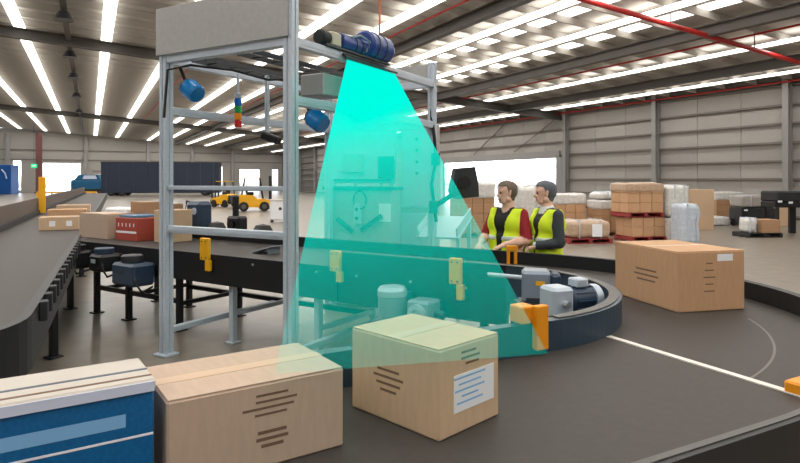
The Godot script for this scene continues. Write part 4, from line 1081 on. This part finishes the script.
	var main := sh()
	main.cyl(hall(5.0, roof_y(5.0) - 0.46, 13.5), hall(29.0, roof_y(29.0) - 0.72, 13.5), 0.085, -1, 14)
	t = thing("fire_main", "thick red fire main pipe crossing under the roof towards the right wall", "pipe", hall(18.0, roof_y(18.0) - 0.6, 13.5))
	part("pipe", main, M.red_pipe, t, -t.position)
	for u in [8.0, 12.5, 17.0, 21.5, 26.0]: part("hanger", sh().cyl(hall(u, roof_y(u) - 0.6, 13.5), hall(u, roof_y(u) - 0.0, 13.5), 0.018, -1, 6), M.girder, t, -t.position)
	for k in 3:
		var u: float = [4.9, 10.9, 20.9][k]
		single("sprinkler_pipe", sh().cyl(hall(u, roof_y(u) - 0.28, 8.0), hall(u, roof_y(u) - 0.28, 66.0), 0.04, -1, 8), M.red_pipe, ["thin red sprinkler pipe on the roof above the gantry", "thin red sprinkler pipe on the roof next to the orange cable", "thin red sprinkler pipe on the roof above the dock door"][k], "pipe")
	single("wall_pipe", sh().cyl(hall(WALL_U - 0.5, 6.42, 8.0), hall(WALL_U - 0.5, 6.42, 60.0), 0.045, -1, 8), M.red_pipe, "thin red pipe running along the top of the right wall", "pipe")

# ---------------------------------------------------------------- people
# bones: [a, b, radius at a, radius at b, colour]; the body is the surface of all bones melted together
var bone_a := PackedVector3Array()
var bone_d := PackedVector3Array()
var bone_l := PackedFloat32Array()
var bone_r := PackedFloat32Array()
var bone_s := PackedFloat32Array()
var bone_c := []
var melt := 0.03

func bones(list: Array, k: float) -> void:
	bone_a.clear(); bone_d.clear(); bone_l.clear(); bone_r.clear(); bone_s.clear(); bone_c.clear()
	melt = k
	for b in list:
		bone_a.append(b[0]); bone_d.append(b[1] - b[0]); bone_l.append(maxf((b[1] - b[0]).length_squared(), 1e-9))
		bone_r.append(b[2]); bone_s.append(b[3] - b[2]); bone_c.append(b[4])

func field(p: Vector3) -> float:
	var d := 9.0
	for i in bone_a.size():
		var q := p - bone_a[i]
		var t := clampf(q.dot(bone_d[i]) / bone_l[i], 0.0, 1.0)
		var e := (q - bone_d[i] * t).length() - bone_r[i] - bone_s[i] * t
		var h := maxf(melt - absf(d - e), 0.0) / melt
		d = minf(d, e) - h * h * melt * 0.25
	return d

func nearest_colour(p: Vector3) -> Color:
	var best := 9.0
	var c := Color.WHITE
	for i in bone_a.size():
		var q := p - bone_a[i]
		var t := clampf(q.dot(bone_d[i]) / bone_l[i], 0.0, 1.0)
		var e := (q - bone_d[i] * t).length() - bone_r[i] - bone_s[i] * t
		if e < best:
			best = e; c = bone_c[i]
	return c

# surface nets of field(), cut by an extra distance where given
func nets(s: Sh, lo: Vector3, hi: Vector3, cell: float, cut = null, paint = null, xf := Transform3D()) -> void:
	var n := Vector3i(((hi - lo) / cell).ceil()) + Vector3i.ONE
	var g := PackedFloat32Array()
	g.resize(n.x * n.y * n.z)
	g.fill(1.0)
	var B := 4
	for bz in range(0, n.z, B):
		for by in range(0, n.y, B):
			for bx in range(0, n.x, B):
				var mid := lo + (Vector3(bx, by, bz) + Vector3.ONE * (B - 1) * 0.5) * cell
				var dm := field(mid)
				if dm > cell * B * 1.0 + melt: continue
				var inside := dm < -cell * B * 1.0 - melt
				for z in range(bz, mini(bz + B, n.z)):
					for y in range(by, mini(by + B, n.y)):
						for x in range(bx, mini(bx + B, n.x)):
							var p := lo + Vector3(x, y, z) * cell
							var d := -1.0 if inside else field(p)
							if cut != null: d = maxf(d, cut.call(p))
							g[(z * n.y + y) * n.x + x] = d
	var ids := {}
	var vs := PackedVector3Array()
	var sx := 1
	var sy := n.x
	var sz := n.x * n.y
	var corner := [0, sx, sy, sx + sy, sz, sx + sz, sy + sz, sx + sy + sz]
	var edges := [[0, 1], [2, 3], [4, 5], [6, 7], [0, 2], [1, 3], [4, 6], [5, 7], [0, 4], [1, 5], [2, 6], [3, 7]]
	for z in n.z - 1:
		for y in n.y - 1:
			for x in n.x - 1:
				var o := (z * n.y + y) * n.x + x
				var neg := 0
				for c in corner:
					if g[o + c] < 0.0: neg += 1
				if neg == 0 or neg == 8: continue
				var sum := Vector3.ZERO
				var count := 0
				for e in edges:
					var a := g[o + corner[e[0]]]
					var b := g[o + corner[e[1]]]
					if (a < 0.0) != (b < 0.0):
						var t := a / (a - b)
						var p0 := Vector3(e[0] & 1, (e[0] >> 1) & 1, e[0] >> 2)
						var p1 := Vector3(e[1] & 1, (e[1] >> 1) & 1, e[1] >> 2)
						sum += p0.lerp(p1, t); count += 1
				ids[o] = vs.size()
				vs.append(lo + (Vector3(x, y, z) + sum / count) * cell)
	var tris := PackedInt32Array()
	for z in range(1, n.z - 1):
		for y in range(1, n.y - 1):
			for x in range(1, n.x - 1):
				var o := (z * n.y + y) * n.x + x
				for ax in 3:
					var st: int = [sx, sy, sz][ax]
					var a := g[o]
					var b := g[o + st]
					if (a < 0.0) == (b < 0.0): continue
					var u: int = [sy, sz, sx][ax]
					var w: int = [sz, sx, sy][ax]
					var q := [o, o - u, o - u - w, o - w]
					if not (ids.has(q[0]) and ids.has(q[1]) and ids.has(q[2]) and ids.has(q[3])): continue
					tris.append_array([ids[q[0]], ids[q[1]], ids[q[2]], ids[q[0]], ids[q[2]], ids[q[3]]] if a < 0.0 else [ids[q[0]], ids[q[2]], ids[q[1]], ids[q[0]], ids[q[3]], ids[q[2]]])
	var ns := PackedVector3Array()
	ns.resize(vs.size())
	for i in range(0, tris.size(), 3):
		var k := (vs[tris[i + 1]] - vs[tris[i]]).cross(vs[tris[i + 2]] - vs[tris[i]])
		for j in 3: ns[tris[i + j]] += k
	var cs := PackedColorArray()
	for p in vs: cs.append(paint.call(p) if paint != null else nearest_colour(p))
	for i in range(0, tris.size(), 3):
		for j in [0, 2, 1]:
			s.v.append(xf * vs[tris[i + j]]); s.n.append(xf.basis * ns[tris[i + j]].normalized()); s.c.append(cs[tris[i + j]])

func lin(r: int, g: int, b: int) -> Color: return Color8(r, g, b).srgb_to_linear()

func hand_bones(wrist: Vector3, dir: Vector3, palm_up: Vector3, thumb_side: Vector3, skin: Color, curl: float) -> Array:
	# dir along the hand, palm_up out of the back of the hand, thumb_side towards the thumb
	var l := []
	var k := wrist + dir * 0.085
	for i in 4:
		var off := thumb_side * (0.032 - 0.021 * i)
		l.append([wrist + dir * 0.01 + off * 0.6, k + off, 0.017, 0.014, skin])
		var len_: float = [0.042, 0.047, 0.043, 0.034][i]
		var d1 := (dir * cos(curl * 0.5) - palm_up * sin(curl * 0.5)).normalized()
		var d2 := (dir * cos(curl * 1.2) - palm_up * sin(curl * 1.2)).normalized()
		var m := k + off + d1 * len_
		l.append([k + off, m, 0.0105, 0.0095, skin])
		l.append([m, m + d2 * len_ * 0.85, 0.0095, 0.008, skin])
	var t0 := wrist + dir * 0.03 + thumb_side * 0.03
	var t1 := t0 + (dir * 0.6 + thumb_side * 0.7 - palm_up * 0.3).normalized() * 0.045
	l.append([t0, t1, 0.015, 0.011, skin])
	l.append([t1, t1 + (dir * 0.9 + thumb_side * 0.2 - palm_up * 0.3).normalized() * 0.035, 0.011, 0.009, skin])
	return l

func person(label: String, where: Vector3, turn: float, look: Dictionary) -> void:
	var t := thing("person", label, "person", where, turn)
	var skin: Color = look.skin
	var shirt: Color = look.shirt
	var sleeve: Color = look.sleeve
	var fore: Color = look.fore
	var pants := lin(52, 54, 62)
	var shoe := lin(30, 28, 28)
	var V := func(x: float, y: float, z: float) -> Vector3: return Vector3(x, y, z)
	var torso := [
		[V.call(-0.10, 1.37, 0.0), V.call(0.10, 1.37, 0.0), 0.128, 0.128, shirt], [V.call(-0.08, 1.2, 0.015), V.call(0.08, 1.2, 0.015), 0.122, 0.122, shirt],
		[V.call(-0.075, 1.08, 0.02), V.call(0.075, 1.08, 0.02), 0.122, 0.122, shirt], [V.call(-0.085, 0.97, 0.0), V.call(0.085, 0.97, 0.0), 0.128, 0.128, pants],
		[V.call(-0.15, 1.475, -0.01), V.call(0.15, 1.475, -0.01), 0.07, 0.07, shirt]]
	var list := torso.duplicate()
	list.append([V.call(0, 1.48, -0.01), V.call(0, 1.6, 0.01), 0.068, 0.058, skin])
	if look.has("collar"): list.append([V.call(0, 1.515, 0.0), V.call(0, 1.53, 0.0), 0.078, 0.074, look.collar])
	for s in [-1.0, 1.0]:
		list.append([V.call(s * 0.095, 0.95, 0), V.call(s * 0.1, 0.52, 0.02), 0.098, 0.062, pants])
		list.append([V.call(s * 0.1, 0.52, 0.02), V.call(s * 0.105, 0.12, -0.02), 0.062, 0.046, pants])
		list.append([V.call(s * 0.105, 0.06, -0.05), V.call(s * 0.125, 0.045, 0.16), 0.05, 0.038, shoe])
		var e: Vector3 = look.elbow[0 if s < 0 else 1]
		var w: Vector3 = look.wrist[0 if s < 0 else 1]
		var a := Vector3(s * 0.185, 1.475, -0.01)
		var cuff := a.lerp(e, 0.86)
		list.append([a, cuff, 0.068, 0.058 if look.short else 0.054, sleeve])
		list.append([a.lerp(e, 0.7), e, 0.044, 0.042, fore])
		list.append([e, e.lerp(w, 0.4), 0.042, 0.043, fore])
		list.append([e.lerp(w, 0.4), w, 0.043 if look.short else 0.05, 0.028 if look.short else 0.04, fore])
		if not look.short: list.append([w - (w - e).normalized() * 0.01, w + (w - e).normalized() * 0.012, 0.036, 0.036, lin(225, 225, 228)])
	var body := sh()
	bones(list, 0.035)
	nets(body, Vector3(-0.42, -0.01, -0.25), Vector3(0.42, 1.62, 0.5), 0.0135)
	# hands
	for s in [-1.0, 1.0]:
		var e: Vector3 = look.elbow[0 if s < 0 else 1]
		var w: Vector3 = look.wrist[0 if s < 0 else 1]
		var dir := ((w - e).normalized() + Vector3(0, -0.25, 0)).normalized()
		var up := (Vector3.UP - dir * dir.y).normalized()
		var side: Vector3 = up.cross(dir).normalized() * -s
		if side.x * s > 0.0: side = -side
		bones([[w - dir * 0.03, w + dir * 0.01, 0.027, 0.024, skin]] + hand_bones(w, dir, up, side, skin, 0.8), 0.008)
		nets(body, w - Vector3.ONE * 0.2, w + Vector3.ONE * 0.2, 0.005)
	# head
	var hx := Transform3D(Basis(Vector3.UP, look.head_turn), Vector3(0, 1.7, 0.025))
	var dark := lin(60, 44, 38)
	var lip := skin.lerp(lin(160, 84, 76), 0.6)
	var head := [
		[V.call(0, 0.045, -0.035), V.call(0, 0.045, 0.02), 0.082, 0.078, skin], [V.call(0, 0.0, 0.02), V.call(0, -0.05, 0.035), 0.07, 0.055, skin],
		[V.call(-0.025, -0.085, 0.052), V.call(0.025, -0.085, 0.052), 0.026, 0.026, skin], [V.call(-0.05, -0.06, 0.0), V.call(0.05, -0.06, 0.0), 0.03, 0.03, skin],
		[V.call(0, 0.02, 0.092), V.call(0, -0.022, 0.108), 0.009, 0.014, skin], [V.call(-0.013, -0.026, 0.094), V.call(0.013, -0.026, 0.094), 0.009, 0.009, skin],
		[V.call(-0.035, 0.034, 0.079), V.call(0.035, 0.034, 0.079), 0.013, 0.013, skin],
		[V.call(-0.02, -0.055, 0.082), V.call(0.02, -0.055, 0.082), 0.0075, 0.0075, lip], [V.call(-0.016, -0.064, 0.081), V.call(0.016, -0.064, 0.081), 0.0075, 0.0075, lip],
		[V.call(-0.081, 0.03, -0.004), V.call(-0.078, -0.02, 0.0), 0.012, 0.01, skin], [V.call(0.081, 0.03, -0.004), V.call(0.078, -0.02, 0.0), 0.012, 0.01, skin],
		[V.call(-0.031, 0.012, 0.083), V.call(-0.029, 0.012, 0.0865), 0.0075, 0.0075, dark], [V.call(0.029, 0.012, 0.083), V.call(0.031, 0.012, 0.0865), 0.0075, 0.0075, dark],
		[V.call(0, -0.08, -0.02), V.call(0, -0.17, -0.03), 0.056, 0.06, skin]]
	bones(head, 0.014)
	nets(body, Vector3(-0.11, -0.15, -0.14), Vector3(0.11, 0.16, 0.14), 0.005, null, null, hx)
	var bm := mat(255, 255, 255, 0.75)
	bm.vertex_color_use_as_albedo = true
	part("body", body, bm, t)
	# hair: a cap over the skull, open at the face
	bones([[V.call(0, 0.05, -0.038), V.call(0, 0.05, 0.022), 0.09, 0.085, look.hair], [V.call(0, 0.0, -0.045), V.call(0, -0.04, -0.04), 0.078, 0.06, look.hair], [V.call(0, 0.12, 0.0), V.call(0, 0.105, 0.055), 0.03, 0.025, look.hair]], 0.02)
	var hair := sh()
	nets(hair, Vector3(-0.12, -0.12, -0.15), Vector3(0.12, 0.18, 0.13), 0.006, func(p: Vector3) -> float: return maxf(maxf(minf(p.z - 0.015 - maxf(0.0, p.y - 0.02) * 0.3, 0.085 - p.y - p.z * 0.1), 0.01 - absf(p.x) - (0.02 - p.z) * 4.0 if p.z > 0.03 and p.y < 0.08 else -1.0), -0.085 - p.y), null, hx)
	var hm := mat(255, 255, 255, 0.85)
	hm.vertex_color_use_as_albedo = true
	part("hair", hair, hm, t)
	# high-visibility vest: follows the torso, open in front and at the arms
	var vest := sh()
	var fat := func(grow: float) -> Array:
		var o := []
		for b in torso: o.append([b[0], b[1], b[2] + grow, b[3] + grow, Color.WHITE])
		o.append([V.call(-0.085, 0.86, 0.0), V.call(0.085, 0.86, 0.0), 0.13 + grow, 0.13 + grow, Color.WHITE])
		return o
	var gap: float = look.gap
	var cut := func(p: Vector3) -> float:
		var d := maxf(0.8 - p.y, p.y - 1.54)
		var v := gap + maxf(0.0, p.y - 1.2) * 0.22
		d = maxf(d, v - absf(p.x - look.gap_x) if p.z > 0.0 else -1.0)
		d = maxf(d, 0.085 - Vector2(p.x, p.z).length() if p.y > 1.44 else -1.0)
		return maxf(d, maxf(absf(p.x) - 0.215, -1.0))
	bones(fat.call(0.02), 0.035)
	nets(vest, Vector3(-0.3, 0.76, -0.22), Vector3(0.3, 1.58, 0.24), 0.013, cut)
	part("vest", vest, look.vest, t, Vector3.ZERO, "yellow high-visibility vest")
	var band := sh()
	bones(fat.call(0.026), 0.035)
	nets(band, Vector3(-0.3, 1.14, -0.22), Vector3(0.3, 1.3, 0.24), 0.013, func(p: Vector3) -> float: return maxf(cut.call(p), absf(p.y - 1.22) - 0.025))
	part("reflective_band", band, mat(205, 215, 205, 0.35, 0.2), t, Vector3.ZERO, "silver reflective band")

func make_people() -> void:
	var hiviz := mat(224, 248, 36, 0.7)
	person("person in a yellow vest over a dark red short-sleeved shirt leaning on the rail", v3(Vector2(1.19, 6.62), 0), deg_to_rad(-48), {
		"skin": lin(234, 190, 170), "shirt": lin(24, 24, 28), "sleeve": lin(150, 22, 38), "fore": lin(234, 190, 170), "short": true, "head_turn": deg_to_rad(-24), "hair": lin(112, 98, 88),
		"elbow": [Vector3(-0.27, 1.22, 0.06), Vector3(0.28, 1.21, 0.03)], "wrist": [Vector3(-0.16, 1.15, 0.29), Vector3(0.13, 1.16, 0.25)], "vest": hiviz, "gap": 0.04, "gap_x": -0.01})
	person("person in a yellow vest over a dark grey long-sleeved jacket with a white collar", v3(Vector2(1.58, 6.45), 0), deg_to_rad(-74), {
		"skin": lin(234, 188, 168), "shirt": lin(48, 52, 58), "sleeve": lin(52, 56, 62), "fore": lin(52, 56, 62), "short": false, "head_turn": deg_to_rad(-14), "hair": lin(98, 102, 110), "collar": lin(232, 232, 236),
		"elbow": [Vector3(-0.25, 1.2, 0.0), Vector3(0.26, 1.19, 0.0)], "wrist": [Vector3(-0.1, 1.17, 0.22), Vector3(0.16, 1.17, 0.2)], "vest": hiviz, "gap": 0.03, "gap_x": 0.0})

func _ready() -> void:
	make_materials()
	make_view()
	make_hall()
	make_conveyors()
	make_cartons()
	make_drives()
	make_gantry()
	make_people()
	make_goods()
	make_far_things()
